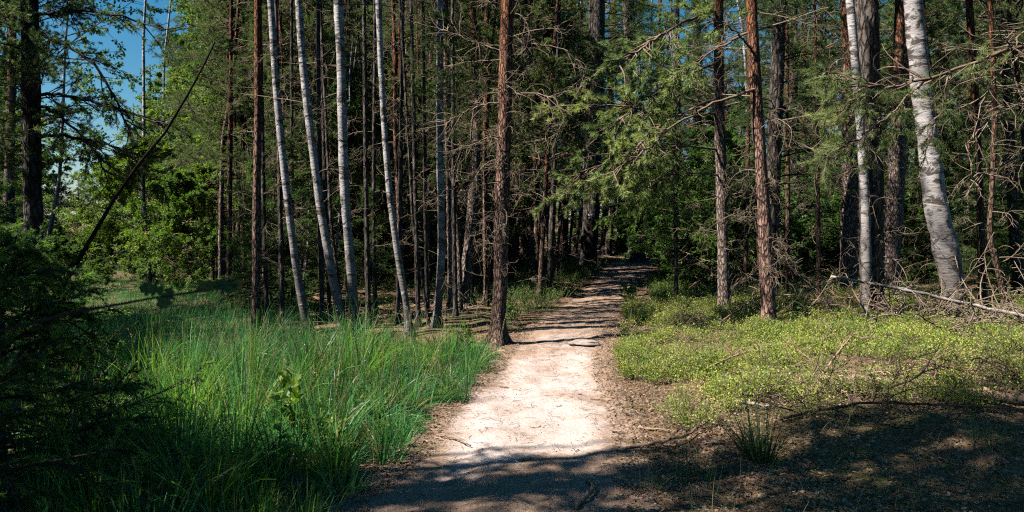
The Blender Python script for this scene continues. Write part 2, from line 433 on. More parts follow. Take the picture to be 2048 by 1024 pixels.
# ------------------------------------------------------------------ crowns (shared by copies)
def pine_crown(seed, H=7.0, rad=2.2, nb=40, low=0.0, sh=7, per=24, sub=9, nl=.085, nw=.0095, mats=('branch', 'needle'), droop=.25):
    rg = np.random.default_rng(seed); mb = MB()
    z = np.sort(rg.uniform(low, 1, nb)) ** .9 * H
    az = rg.uniform(0, 2 * np.pi, nb)
    prof = np.clip(1.05 - (z / H) ** 1.6, .12, 1) * np.clip(.55 + z / H * 2, 0, 1)
    L = rad * prof * rg.uniform(.6, 1.2, nb)
    el = rg.uniform(.0, .45, nb) + .5 * (z / H)
    D = np.stack([np.cos(az) * np.cos(el), np.sin(az) * np.cos(el), np.sin(el)], 1)
    S = np.stack([0 * z, 0 * z, z], 1)
    C = curves(rg, S, D, L, 7, droop * 1.4, .3, .12, .7)
    mb.tubes(C, np.linspace(1, .25, 8)[None] * (.010 + .010 * L)[:, None], 4, 0)
    t = 1 - .6 * rg.uniform(0, 1, (nb, sub)) ** 1.4; t[:, 0] = .97
    Pp, Dd = along(C, t)
    d2 = side_dirs(rg, Dd, .5, 1.1, .5); d2[..., 2] += .15
    Pp = Pp.reshape(-1, 3); d2 = unit(d2.reshape(-1, 3)); L2 = np.repeat(L, sub) * rg.uniform(.18, .42, len(Pp))
    C2 = curves(rg, Pp, d2, L2, 4, .1, .3, .1, .5)
    mb.tubes(C2, np.linspace(.007, .003, 5)[None] * np.ones((len(Pp), 1)), 3, 0)
    t = rg.uniform(.55, 1, (len(Pp), sh)); t[:, 0] = .99
    S3, D3 = along(C2, t); d3 = side_dirs(rg, D3, .2, .9, .3).reshape(-1, 3); S3 = S3.reshape(-1, 3)
    needles(mb, rg, S3, d3, rg.uniform(.08, .17, len(S3)), per, nl, nw, 1)
    return mb.mesh('pine_crown', [M[m] for m in mats])

def leaf_crown(seed, H=7.0, rad=2.0, nb=40, sub=12, sh=5, lv=8, size=.065, mats=('branch', 'birch_leaf'), droop=.5, el=(.2, .9), power=.8, bot=.5, stem=True, flat=.0):
    rg = np.random.default_rng(seed); mb = MB()
    z = rg.uniform(0, 1, nb) ** power * H
    az = rg.uniform(0, 2 * np.pi, nb)
    prof = np.clip(1.08 - (z / H) ** 2, .15, 1) * np.clip(bot + z / H * 2, 0, 1)
    L = rad * prof * rg.uniform(.55, 1.25, nb)
    e = rg.uniform(*el, nb)
    D = np.stack([np.cos(az) * np.cos(e), np.sin(az) * np.cos(e), np.sin(e)], 1)
    C = curves(rg, np.stack([0 * z, 0 * z, z], 1), D, L, 7, droop, .3, .2)
    mb.tubes(C, np.linspace(1, .25, 8)[None] * (.006 + .006 * L)[:, None], 4, 0)
    t = 1 - .75 * rg.uniform(0, 1, (nb, sub)) ** 1.3; t[:, 0] = .98
    Pp, Dd = along(C, t)
    d2 = side_dirs(rg, Dd, .4, 1.2, .3 + flat * .6).reshape(-1, 3); Pp = Pp.reshape(-1, 3)
    L2 = np.repeat(L, sub) * rg.uniform(.15, .45, len(Pp))
    C2 = curves(rg, Pp, d2, L2, 4, droop * .9, .4, .2)
    mb.tubes(C2, np.linspace(.005, .002, 5)[None] * np.ones((len(Pp), 1)), 3, 0)
    t = rg.uniform(.4, 1, (len(Pp), sh * lv))
    S3, D3 = along(C2, t)
    d3 = side_dirs(rg, D3, .4, 1.5, .4).reshape(-1, 3); S3 = S3.reshape(-1, 3)
    d3[:, 2] -= .25 * (1 - flat); d3 = unit(d3)
    S3 = S3 + d3 * rg.uniform(0, .06, (len(S3), 1))
    leaves(mb, rg, S3, d3, size, 1, .72, .5 + flat)
    return mb.mesh('leaf_crown', [M[m] for m in mats])

def spruce_crown(seed, H=10.0, rad=2.0, nb=96, sub=18, per=21, nl=.04, nw=.009, mats=('branch_dark', 'spruce'), tip=None, droop=.9, tw=.32):
    rg = np.random.default_rng(seed); mb = MB()
    z = rg.uniform(0, 1, nb) ** 1.25 * H
    az = rg.uniform(0, 2 * np.pi, nb)
    L = rad * np.clip(1.02 - z / H, .08, 1) * rg.uniform(.7, 1.15, nb)
    e = rg.uniform(-.1, .35, nb) + .5 * z / H
    D = np.stack([np.cos(az) * np.cos(e), np.sin(az) * np.cos(e), np.sin(e)], 1)
    C = curves(rg, np.stack([0 * z, 0 * z, z], 1), D, L, 8, droop, .15, .06, droop * 1.3)
    mb.tubes(C, np.linspace(1, .2, 9)[None] * (.006 + .008 * L)[:, None], 4, 0)
    t = rg.uniform(.12, 1, (nb, sub)); t[:, 0] = .985
    Pp, Dd = along(C, t)
    d2 = side_dirs(rg, Dd, .5, 1.1, .85).reshape(-1, 3); Pp = Pp.reshape(-1, 3)
    tt = t.reshape(-1)
    L2 = np.repeat(L, sub) * tw * (1.15 - tt) * rg.uniform(.8, 1.4, len(Pp)) + .08
    C2 = curves(rg, Pp, d2, L2, 4, .5, .1, .08)
    mb.tubes(C2, np.linspace(.004, .002, 5)[None] * np.ones((len(Pp), 1)), 3, 0)
    for j in range(4):
        S = C2[:, j]; E = C2[:, j + 1]
        Dn = unit(E - S); Ln = np.linalg.norm(E - S, axis=1)
        m = 1
        needles(mb, rg, S, Dn, Ln, per // 3, nl, nw, 2 if (tip and j >= 3) else 1, .6, 1.1)
    # secondary hanging twiglets
    t = rg.uniform(.2, 1, (len(Pp), 3)); S3, D3 = along(C2, t)
    d3 = side_dirs(rg, D3, .4, 1.0, .6).reshape(-1, 3); d3[:, 2] -= .25; d3 = unit(d3); S3 = S3.reshape(-1, 3)
    if tip:
        q = rg.random(len(S3)) < .35
        needles(mb, rg, S3[q], d3[q], rg.uniform(.05, .11, q.sum()), per // 2, nl * 1.05, nw, 2, .45, 1.0); S3, d3 = S3[~q], d3[~q]
    needles(mb, rg, S3, d3, rg.uniform(.06, .16, len(S3)), per // 2, nl, nw, 1, .6, 1.1)
    return mb.mesh('spruce_crown', [M[m] for m in mats] + ([M[tip]] if tip else []))

def dead_branches(seed, z0, z1, n, L=(.5, 1.3), curl=1.6, r=.008, sub=6, sub2=3, mat='twig', trunk_r=.06, lean=None, az0=None, droop=.3):
    """dry lower limbs: hooked arcs with curly side twigs, around a trunk standing at the origin (lean: list of z,x,y)"""
    rg = np.random.default_rng(seed); mb = MB()
    z = rg.uniform(z0, z1, n); az = rg.uniform(0, 2 * np.pi, n) if az0 is None else rg.normal(az0, .8, n)
    e = rg.uniform(-.25, .45, n)
    D = np.stack([np.cos(az) * np.cos(e), np.sin(az) * np.cos(e), np.sin(e)], 1)
    S = np.stack([0 * z, 0 * z, z], 1)
    if lean is not None:
        l = np.array(lean); S[:, 0] = np.interp(z, l[:, 0], l[:, 1]); S[:, 1] = np.interp(z, l[:, 0], l[:, 2])
    S = S + D * trunk_r * .5
    LL = rg.uniform(*L, n)
    C = curves(rg, S, D, LL, 10, rg.uniform(0, droop * 3, n), rg.uniform(.1, curl, n), .18)
    mb.tubes(C, np.linspace(1, .35, 11)[None] * (r * (.6 + .5 * LL))[:, None], 4, 0)
    if sub:
        t = rg.uniform(.2, 1, (n, sub)); Pp, Dd = along(C, t)
        d2 = side_dirs(rg, Dd, .4, 1.2).reshape(-1, 3); Pp = Pp.reshape(-1, 3)
        C2 = curves(rg, Pp, d2, np.repeat(LL, sub) * rg.uniform(.15, .5, len(Pp)), 7, .5, rg.uniform(.3, curl * 1.4, len(Pp)), .22)
        mb.tubes(C2, np.linspace(1, .4, 8)[None] * np.full((len(Pp), 1), r * .5), 3, 0)
        if sub2:
            t = rg.uniform(.2, 1, (len(Pp), sub2)); P3, D3 = along(C2, t)
            d3 = side_dirs(rg, D3, .4, 1.2).reshape(-1, 3); P3 = P3.reshape(-1, 3)
            C3 = curves(rg, P3, d3, rg.uniform(.06, .26, len(P3)), 4, .4, rg.uniform(.3, 2, len(P3)), .25)
            mb.tubes(C3, np.linspace(1, .5, 5)[None] * np.full((len(P3), 1), r * .33), 3, 0)
    return mb.mesh('dead_branches', [M[mat]])

# ------------------------------------------------------------------ trunks
def trunk_mesh(pts, rad, mat, sides=12, rough=.035, seed=0, flare=1.45, step=.09):
    """pts (k,3) from below ground upwards; rad (k,)"""
    rg = np.random.default_rng(seed)
    pts = np.array(pts, float); rad = np.array(rad, float)
    s = np.concatenate([[0], np.cumsum(np.linalg.norm(np.diff(pts, axis=0), axis=1))])
    m = max(8, int(min(s[-1], 7) / step) + int(max(s[-1] - 7, 0) / (step * 4)))
    q = np.concatenate([np.linspace(0, min(s[-1], 7), int(min(s[-1], 7) / step) + 2), np.linspace(7, s[-1], max(3, int((s[-1] - 7) / .4)))[1:] if s[-1] > 7.2 else []])
    Pt = np.stack([np.interp(q, s, pts[:, i]) for i in range(3)], 1)
    for _ in range(6):
        Pt[1:-1] = (Pt[:-2] + 2 * Pt[1:-1] + Pt[2:]) / 4
    Rd = np.interp(q, s, rad)
    hgt = Pt[:, 2]
    Rd = Rd * (1 + (flare - 1) * np.clip(1 - hgt / .35, 0, 1.2) ** 2 + .35 * np.exp(-np.clip(hgt, 0, 9) / .09))
    for f, a in ((2.3, .03), (5.1, .025), (9.7, .018)):
        Rd = Rd * (1 + a * np.sin(f * q + rg.uniform(0, 6)))
        Pt[:, 0] += a * .35 * np.mean(rad) * np.sin(f * q + rg.uniform(0, 6)); Pt[:, 1] += a * .35 * np.mean(rad) * np.sin(f * q + rg.uniform(0, 6))
    mb = MB(); mb.tubes(Pt[None], Rd[None], sides, 0, True, rough, rg, lobe=(.34 * np.exp(-np.clip(hgt, 0, 9) / .13) + .05)[None] * (sides > 9))
    return mb.mesh('trunk', [M[mat]])

LIB = {}
def lib(key, fn):
    if key not in LIB: LIB[key] = fn()
    return LIB[key]

# ------------------------------------------------------------------ what the sun must reach
LIT = []
for x in np.arange(-.7, 1.0, .4):
    for y in np.arange(5.4, 9.2, .6): LIT.append((x, y, 0))
for x in np.arange(1.2, 5.6, .7):
    for y in np.arange(6.4, 11, .8): LIT.append((x, y, .2))
for x, y in ((-.8, 7), (-1.2, 8.2), (-.8, 9), (-2, 8.4), (-2.6, 9.2), (-3.2, 8.6), (-1.6, 7.4)): LIT.append((x, y, .4))
for x, y in ((3.6, 12.6), (3.3, 9.7), (6.3, 10.9), (5.1, 11.5), (-2.4, 10.3), (-.2, 9.95), (1.6, 13), (2.2, 11)):
    for z in (1.2, 2.4, 3.6, 4.8): LIT.append((x, y, z))
for x, y in ((1.0, 10.8), (.6, 12.2), (1.5, 14.0), (2.0, 16.4), (2.3, 18.5), (3.0, 21.3), (3.4, 24.0), (-.2, 13.5), (.5, 16.0), (1.2, 19.5)): LIT.append((x, y, .1))
_g = np.random.default_rng(77)
for X0, X1, Y0, Y1, d0, d1, n in ((330, 960, 30, 430, 12.5, 17, 16), (1100, 1420, 60, 420, 12, 18, 10), (230, 440, 320, 560, 17, 22, 6), (600, 1000, 480, 600, 14, 20, 6), (1500, 2000, 250, 520, 14, 18, 6)):
    for _ in range(n):
        LIT.append(tuple(P(_g.uniform(X0, X1), _g.uniform(Y0, Y1), _g.uniform(d0, d1))))
for _ in range(16): LIT.append(tuple(P(_g.uniform(1150, 1430), _g.uniform(60, 400), _g.uniform(10.8, 12.4))))
LIT.append(tuple(P(1176, 433, 23.1)))
for _ in range(8): LIT.append(tuple(P(_g.uniform(50, 220), _g.uniform(340, 520), 2.6)))
LIT = np.array(LIT, float)

def nblocked(x, y, z0, z1, r):
    hit = np.zeros(len(LIT), bool)
    for z in np.linspace(z0, z1, 7):
        k = (z - LIT[:, 2]) / SUN[2]
        q = LIT[:, :2] + SUN[None, :2] * k[:, None]
        hit |= (k > .4) & (np.hypot(q[:, 0] - x, q[:, 1] - y) < r)
    return int(hit.sum())

def blocks(x, y, z0, z1, r):
    for z in np.linspace(z0, z1, 7):
        k = (z - LIT[:, 2]) / SUN[2]
        q = LIT[:, :2] + SUN[None, :2] * k[:, None]
        if np.any((k > .4) & (np.hypot(q[:, 0] - x, q[:, 1] - y) < r)): return True
    return False

# ------------------------------------------------------------------ hero trees traced at their own distance
def hero(name, pp, widths, mat, label, cat, d=None, H=11, group=None, sides=14, seed=1, flare=1.4, drift=0.0, rough=.035):
    """pp: photo points from the foot upwards; widths in photo pixels at those points"""
    d = d or GD(pp[0][1])
    W3 = np.array([P(X, Y, d + drift * i) for i, (X, Y) in enumerate(pp)])
    b = W3[0].copy(); gzb = gzf(b[0], b[1])
    W3[0, 2] = gzb - .2
    rel = W3 - np.array([b[0], b[1], gzb])
    rad = np.array(widths, float) / 2 / F * d
    dr = unit(rel[-1] - rel[-2])
    pts = list(rel); rr = list(rad)
    while pts[-1][2] < H:
        dr = unit(dr * .85 + np.array([0, 0, .15]))
        pts.append(pts[-1] + dr * 1.2); rr.append(max(rad[-1] * max(.25, (1 - (pts[-1][2] - rel[-1][2]) / (H * 1.15))), .015))
    root = thing(name, (b[0], b[1], gzb), label, cat, group)
    tm = trunk_mesh(pts, rr, mat, sides, rough, seed, flare)
    link('trunk', tm, root)
    lean = [(p[2], p[0], p[1]) for p in pts]
    return root, lean, d

def at_z(lean, z):
    l = np.array(lean); return float(np.interp(z, l[:, 0], l[:, 1])), float(np.interp(z, l[:, 0], l[:, 2]))

def add_crown(root, lean, key, fn, z, s=1.0, rz=0.0, sz=None):
    me = lib(key, fn)
    x, y = at_z(lean, z)
    while s > .36 and nblocked(root.location.x + x, root.location.y + y, z, z + 6 * s, 1.3 * s) > 0: s *= .88
    o = link('crown', me, root, (x, y, z)); o.scale = (s, s, sz or s); o.rotation_euler = (0, 0, rz)
    return o

PC = lambda k: ('pc%d' % k, lambda: pine_crown(100 + k))
BC = lambda k: ('bc%d' % k, lambda: leaf_crown(200 + k, 6.5, 1.9, 44))

def add_dead(root, lean, seed, z0, z1, n, name='dead_branch', **kw):
    for i in range(n):
        z = z0 + (z1 - z0) * (i + .5) / n
        link(name, dead_branches(seed * 100 + i, max(z0, z - .3), min(z1, z + .3), 1, lean=lean, **kw), root)

def bough(root, pts, r0, seed, live=(.3, 1.0), nsub=16, Ls=(.25, .6), per=50, nl=.075, nw=.0095, mat=('branch', 'needle_lit'), down=0.0, dead=6, shoots=4, name='branch'):
    """one limb with its side twigs; pts are world points, made local to root"""
    rg = np.random.default_rng(seed)
    off = np.array(root.location)
    p = np.array(pts) - off
    s = np.linspace(0, 1, len(p)); q = np.linspace(0, 1, 22)
    C = np.stack([np.interp(q, s, p[:, i]) for i in range(3)], 1)
    for _ in range(3): C[1:-1] = (C[:-2] + 2 * C[1:-1] + C[2:]) / 4
    C[1:-1] += rg.normal(0, .012, (20, 3))
    mb = MB(); mb.tubes(C[None], np.linspace(r0, r0 * .3, 22)[None], 7, 0, True, .05, rg)
    t = np.sort(rg.uniform(live[0], live[1], (1, nsub))); t[0, -1] = .99
    S, D = along(C[None], t); S = S[0]; D = D[0]
    d2 = side_dirs(rg, D, .4, 1.0, .45); d2[:, 2] -= down; d2 = unit(d2)
    L2 = rg.uniform(*Ls, nsub)
    C2 = curves(rg, S, d2, L2, 6, down * .5, .4, .12, .25)
    mb.tubes(C2, np.linspace(r0 * .38, .003, 7)[None] * np.ones((nsub, 1)), 4, 0)
    t = rg.uniform(.25, 1, (nsub, shoots)); t[:, 0] = .98
    S3, D3 = along(C2, t); d3 = side_dirs(rg, D3, .15, .9, .4).reshape(-1, 3); S3 = S3.reshape(-1, 3)
    L3 = rg.uniform(.06, .15, len(S3))
    C3 = np.stack([S3, S3 + d3 * L3[:, None]], 1)
    mb.tubes(C3, np.full((len(S3), 2), .003), 3, 0)
    needles(mb, rg, S3, d3, L3 + .02, per, nl, nw, 1, .35, 1.15)
    if dead:
        t = rg.uniform(.1, .9, (1, dead)); S, D = along(C[None], t)
        d4 = side_dirs(rg, D[0], .5, 1.2); C4 = curves(rg, S[0], d4, rg.uniform(.2, .6, dead), 7, .5, 1.8, .2)
        mb.tubes(C4, np.linspace(r0 * .35, .002, 8)[None] * np.ones((dead, 1)), 3, 0)
    return link(name, mb.mesh('branch', [M[m] for m in mat]), root)

# --- right of the trail
r1, l1, d1 = hero('pine_tree', [(1450, 637), (1448, 560), (1445, 450), (1441, 300), (1438, 150), (1437, 0)], [25, 24, 22, 21, 20, 19], 'pine',
                  'slim scaly pine right of the trail, orange above, with drooping green boughs', 'pine tree', seed=3)
add_crown(r1, l1, *PC(0), 8.5, .8, 1.0)
add_dead(r1, l1, 31, .6, 3.6, 20, L=(.3, .9), r=.008, curl=2.4)
add_dead(r1, l1, 32, 3.2, 6.5, 12, L=(.5, 1.2), r=.010, curl=1.6)
bough(r1, [P(1440, 20, 12.60), P(1370, 40, 11.75), P(1300, 85, 10.90), P(1235, 130, 10.22)], .030, 41, (.35, 1), 36, (.3, .8), 60, down=.25)
bough(r1, [P(1445, 190, 12.60), P(1390, 215, 11.92), P(1310, 255, 11.24), P(1260, 310, 10.56), P(1160, 345, 10.22)], .028, 42, (.3, 1), 43, (.3, .8), 60, down=.3)
bough(r1, [P(1440, 225, 12.60), P(1360, 235, 11.92), P(1250, 210, 11.24), P(1130, 212, 10.56)], .024, 43, (.3, 1), 36, (.2, .65), 60, down=.25)
bough(r1, [P(1440, 300, 12.60), P(1350, 290, 11.58), P(1240, 330, 10.90), P(1130, 380, 10.56)], .022, 44, (.3, 1), 39, (.25, .7), 60, down=.35)

r2, l2, d2_ = hero('pine_tree', [(1540, 690), (1537, 600), (1530, 450), (1520, 300), (1510, 150), (1502, 0)], [29, 28, 27, 24, 23, 22], 'pine_red',
                   'reddish pine with flaking bark standing nearest the trail on its right side', 'pine tree', seed=4)
add_crown(r2, l2, *PC(1), 8.0, .75, 2.2)
add_dead(r2, l2, 33, .5, 2.2, 16, L=(.25, .7), r=.007, curl=2.8)
add_dead(r2, l2, 34, 2.0, 4.6, 14, L=(.5, 1.2), r=.009, curl=1.8)
bough(r2, [P(1512, 178, 9.7), P(1440, 200, 9.6), P(1360, 240, 9.5), P(1290, 300, 9.4), P(1225, 345, 9.3)], .022, 45, (.55, 1), 14, (.2, .5), 60, down=.2, dead=10)
bough(r2, [P(1508, 105, 9.7), P(1470, 60, 9.5), P(1400, 30, 9.4)], .018, 46, (.6, 1), 8, (.2, .4), 50, down=.2, dead=6)

r5, l5, d5 = hero('birch_tree', [(1913, 665), (1908, 600), (1905, 560), (1892, 500), (1873, 420), (1862, 330), (1850, 230), (1838, 130), (1826, 0)],
                  [38, 40, 42, 45, 43, 41, 38, 36, 33], 'birch', 'stout white birch bending to the left at the right edge, behind the pale fallen pole', 'birch tree', d=11.35, seed=5, sides=20, flare=1.15)
add_crown(r5, l5, *BC(0), 7.0, 1.3, .4)
r3, l3, d3_ = hero('pine_tree', [(1746, 645), (1745, 560), (1744, 450), (1742, 300), (1738, 150), (1732, 0)], [48, 46, 44, 44, 44, 44], 'pine_dark',
                   'thick dark rough-barked pine left of the stout white birch', 'pine tree', d=11.6, seed=6)
add_crown(r3, l3, *PC(2), 8.5, .9, .2)
add_dead(r3, l3, 35, .8, 4.6, 12, L=(.4, 1.0), r=.009)
rb, lb, db = hero('birch_tree', [(1735, 640), (1733, 520), (1731, 400), (1726, 320), (1717, 200), (1708, 90), (1700, 0)], [18, 18, 17, 17, 17, 16, 16], 'birch',
                  'narrow flaky birch growing tight against the thick dark pine', 'birch tree', d=11.2, seed=7)
add_crown(rb, lb, *BC(1), 7.0, .9, 1.4)
r4, l4, d4_ = hero('pine_tree', [(1782, 610), (1785, 480), (1792, 380), (1798, 250), (1803, 120), (1806, 0)], [36, 34, 32, 32, 30, 28], 'pine',
                   'grey pine with mottled plated bark close behind the stout white birch', 'pine tree', d=14.2, seed=8)
add_crown(r4, l4, *PC(0), 9, .9, 2.9)
r8, l8, d8 = hero('pine_tree', [(1698, 600), (1698, 480), (1700, 350), (1700, 150), (1696, 0)], [32, 32, 30, 28, 27], 'pine',
                  'mottled pine half hidden on the left of the thick dark pine', 'pine tree', d=14.6, seed=9)
add_crown(r8, l8, *PC(3), 9, .9, 1.9)
r6, l6, d6 = hero('pine_tree', [(1966, 600), (1963, 500), (1960, 380), (1955, 250), (1946, 110), (1938, 0)], [15, 14, 13, 12, 13, 14], 'thin',
                  'spindly straight pine rising just right of the stout white birch', 'pine tree', d=12.0, seed=10)
add_crown(r6, l6, *PC(1), 7.5, .6, .9); add_dead(r6, l6, 36, .6, 5, 16, L=(.3, 1.0))
r7, l7, d7 = hero('pine_tree', [(2022, 660), (2008, 590), (1992, 520), (1978, 480), (1984, 380), (1990, 250), (1985, 100), (1980, 0)], [12, 12, 11, 11, 10, 10, 9, 9], 'thin',
                  'crooked thin sapling stem leaning right at the far right edge', 'pine tree', d=10.8, seed=11)
add_crown(r7, l7, *PC(2), 7.0, .5, .9); add_dead(r7, l7, 37, .6, 4.5, 12, L=(.3, .9))
for i, (X0, Y0, X1, X2, w, dd, lab) in enumerate((
        (1575, 590, 1576, 1574, 9, 14.5, 'thin dry sapling in the gap right of the reddish flaking pine'),
        (1638, 590, 1637, 1630, 8, 13.5, 'thin bare pole of a pine between the reddish pine and the thick dark pine'),
        (1490, 600, 1493, 1500, 9, 15.0, 'thin dry sapling between the two scaly pines right of the trail'),
        (1527, 600, 1516, 1512, 9, 12.5, 'dark thin stem hugging the left side of the reddish flaking pine'))):
    ro, le, _ = hero('pine_tree', [(X0, Y0), (X1, 450), ((X1 + X2) / 2, 250), (X2, 0)], [w, w, w * .8, w * .6], 'thin', lab, 'pine tree', d=dd, seed=20 + i, H=8)
    add_dead(ro, le, 60 + i, .5, 6.0, 20, L=(.3, 1.1), r=.007, curl=2.6)
    add_crown(ro, le, *PC(i % 4), 6.6, .4, i)

bough(r1, [P(1440, 120, 12.60), P(1380, 150, 11.58), P(1320, 180, 10.73), P(1270, 215, 10.22), P(1215, 262, 9.88)], .024, 47, (.25, 1), 40, (.3, .8), 50, down=.35)
bough(r1, [P(1442, 350, 12.60), P(1390, 345, 11.58), P(1330, 350, 10.90), P(1270, 375, 10.39)], .020, 48, (.25, 1), 34, (.25, .6), 50, down=.3)
bough(r2, [P(1505, 60, 9.7), P(1440, 95, 9.9), P(1380, 130, 10.2), P(1330, 170, 10.4)], .018, 49, (.4, 1), 20, (.2, .5), 50, down=.3, dead=8)

xs_, ys_ = P(1352, 0, 14.2)[:2]
ro = thing('spruce_tree', (xs_, ys_, gzf(xs_, ys_)), 'slender young spruce whose pale green boughs droop over the end of the trail', 'spruce tree')
link('trunk', trunk_mesh([(0, 0, -.2), (0, .02, 2), (.03, 0, 4.6)], [.045, .035, .01], 'pine_dark', 8, seed=82), ro)
for i, q in enumerate(([(1352, 375), (1310, 372), (1265, 395), (1220, 432)], [(1352, 385), (1325, 395), (1290, 420), (1262, 440)], [(1352, 340), (1320, 338), (1285, 352), (1255, 375)], [(1352, 300), (1330, 305), (1300, 320), (1275, 345)], [(1352, 420), (1380, 430), (1400, 450), (1412, 470)])):
    bough(ro, [P(X, Y, 14.2 - .28 * j) for j, (X, Y) in enumerate(q)], .014, 190 + i, (.15, 1), 34, (.15, .42), 70, .03, .007, ('branch', 'spruce_tip'), .45, 0, 5)
# --- left of the trail
rp, lp, dp = hero('pine_tree', [(993, 688), (1000, 600), (1004, 450), (1008, 300), (1012, 120), (1016, 0)], [31, 29, 28, 28, 28, 28], 'pine_red',
                  'brown pine at the left edge of the trail wrapped in curly dead twigs', 'pine tree', seed=12)
add_crown(rp, lp, *PC(3), 8.5, .8, .5)
add_dead(rp, lp, 38, 2.0, 4.6, 38, L=(.3, .95), r=.008, curl=2.2, sub=7, trunk_r=.09)
add_dead(rp, lp, 39, .6, 2.2, 9, L=(.2, .6), r=.006, curl=2.4, trunk_r=.09)
for i, q in enumerate(([(1012, 95), (1060, 88), (1120, 92), (1165, 130), (1175, 165), (1160, 180)], [(1008, 188), (1070, 185), (1110, 195), (1130, 235), (1115, 270), (1070, 292)],
                       [(1008, 275), (985, 272), (945, 290), (905, 305)], [(1010, 100), (960, 90), (915, 70), (870, 55)], [(1008, 205), (965, 208), (915, 230), (890, 250)])):
    bough(rp, [P(X, Y, dp - .25 * (i % 3) * j / 4) for j, (X, Y) in enumerate(q)], .013, 70 + i, (.3, 1), 9, (.2, .5), 1, .02, .002, ('twig', 'needle'), 0.0, 12, name='dead_branch')
birches = [
    ([(626, 695), (605, 610), (590, 520), (575, 400), (560, 260), (550, 150), (545, 60), (541, 0)], [23, 22, 21, 20, 20, 19, 18, 18], 'white birch leaning left, leftmost of the three leaning birches'),
    ([(702, 690), (685, 640), (668, 570), (655, 500), (640, 410), (625, 300), (612, 190), (603, 100), (597, 0)], [24, 23, 23, 22, 22, 21, 21, 20, 20], 'most strongly leaning white birch, in the middle of the three leaning birches'),
    ([(716, 690), (710, 640), (700, 520), (690, 400), (686, 300), (682, 120), (676, 0)], [27, 26, 26, 25, 25, 25, 25], 'brightest white birch, nearly upright, right of the strongly leaning one'),
    ([(822, 688), (812, 600), (800, 540), (790, 470), (780, 400), (768, 250), (760, 100), (757, 0)], [20, 19, 19, 18, 17, 16, 16, 16], 'slender grey birch curving left between the white birches and the trail')]
for i, (pp, w, lab) in enumerate(birches):
    ro, le, _ = hero('birch_tree', pp, [q * .73 for q in w], 'birch', lab, 'birch tree', d=(10.6, 10.3, 10.35, 10.4)[i], seed=30 + i, H=13.5, flare=1.25)
    add_crown(ro, le, *BC(i % 2), 12.0, .9, i * 1.7)
    add_dead(ro, le, 90 + i, 3.0, 6, 5, L=(.4, 1.2), r=.007, curl=.6, sub=4)
for i, (X0, X1, X2, w, dd) in enumerate(((535, 528, 520, 9, 11.6), (566, 561, 552, 10, 11.2), (588, 584, 583, 8, 12.2), (646, 640, 636, 10, 11.4), (661, 652, 640, 8, 12.0), (738, 733, 728, 10, 11.5), (752, 747, 750, 8, 12.4), (795, 800, 806, 9, 11.8), (838, 832, 822, 9, 11.6), (856, 851, 846, 8, 12.3), (912, 908, 905, 9, 12.2), (690, 662, 640, 7, 11.8), (862, 826, 800, 6, 11.6))):
    ro, le, _ = hero('pine_tree', [(X0, 680), (X1, 450), ((X1 + X2) / 2, 220), (X2, 0)], [w * 1.1, w, w * .9, w * .75], 'pine_dark', 'slender dark bare pole standing among the white birches', 'pine tree', d=dd, seed=200 + i, H=9, group='dark poles among the birches', sides=8)
    o = link('dead_branches', dead_branches(800 + i, 1.2, 6.5, 8, L=(.3, 1.0), r=.006, curl=2.0, lean=le), ro)
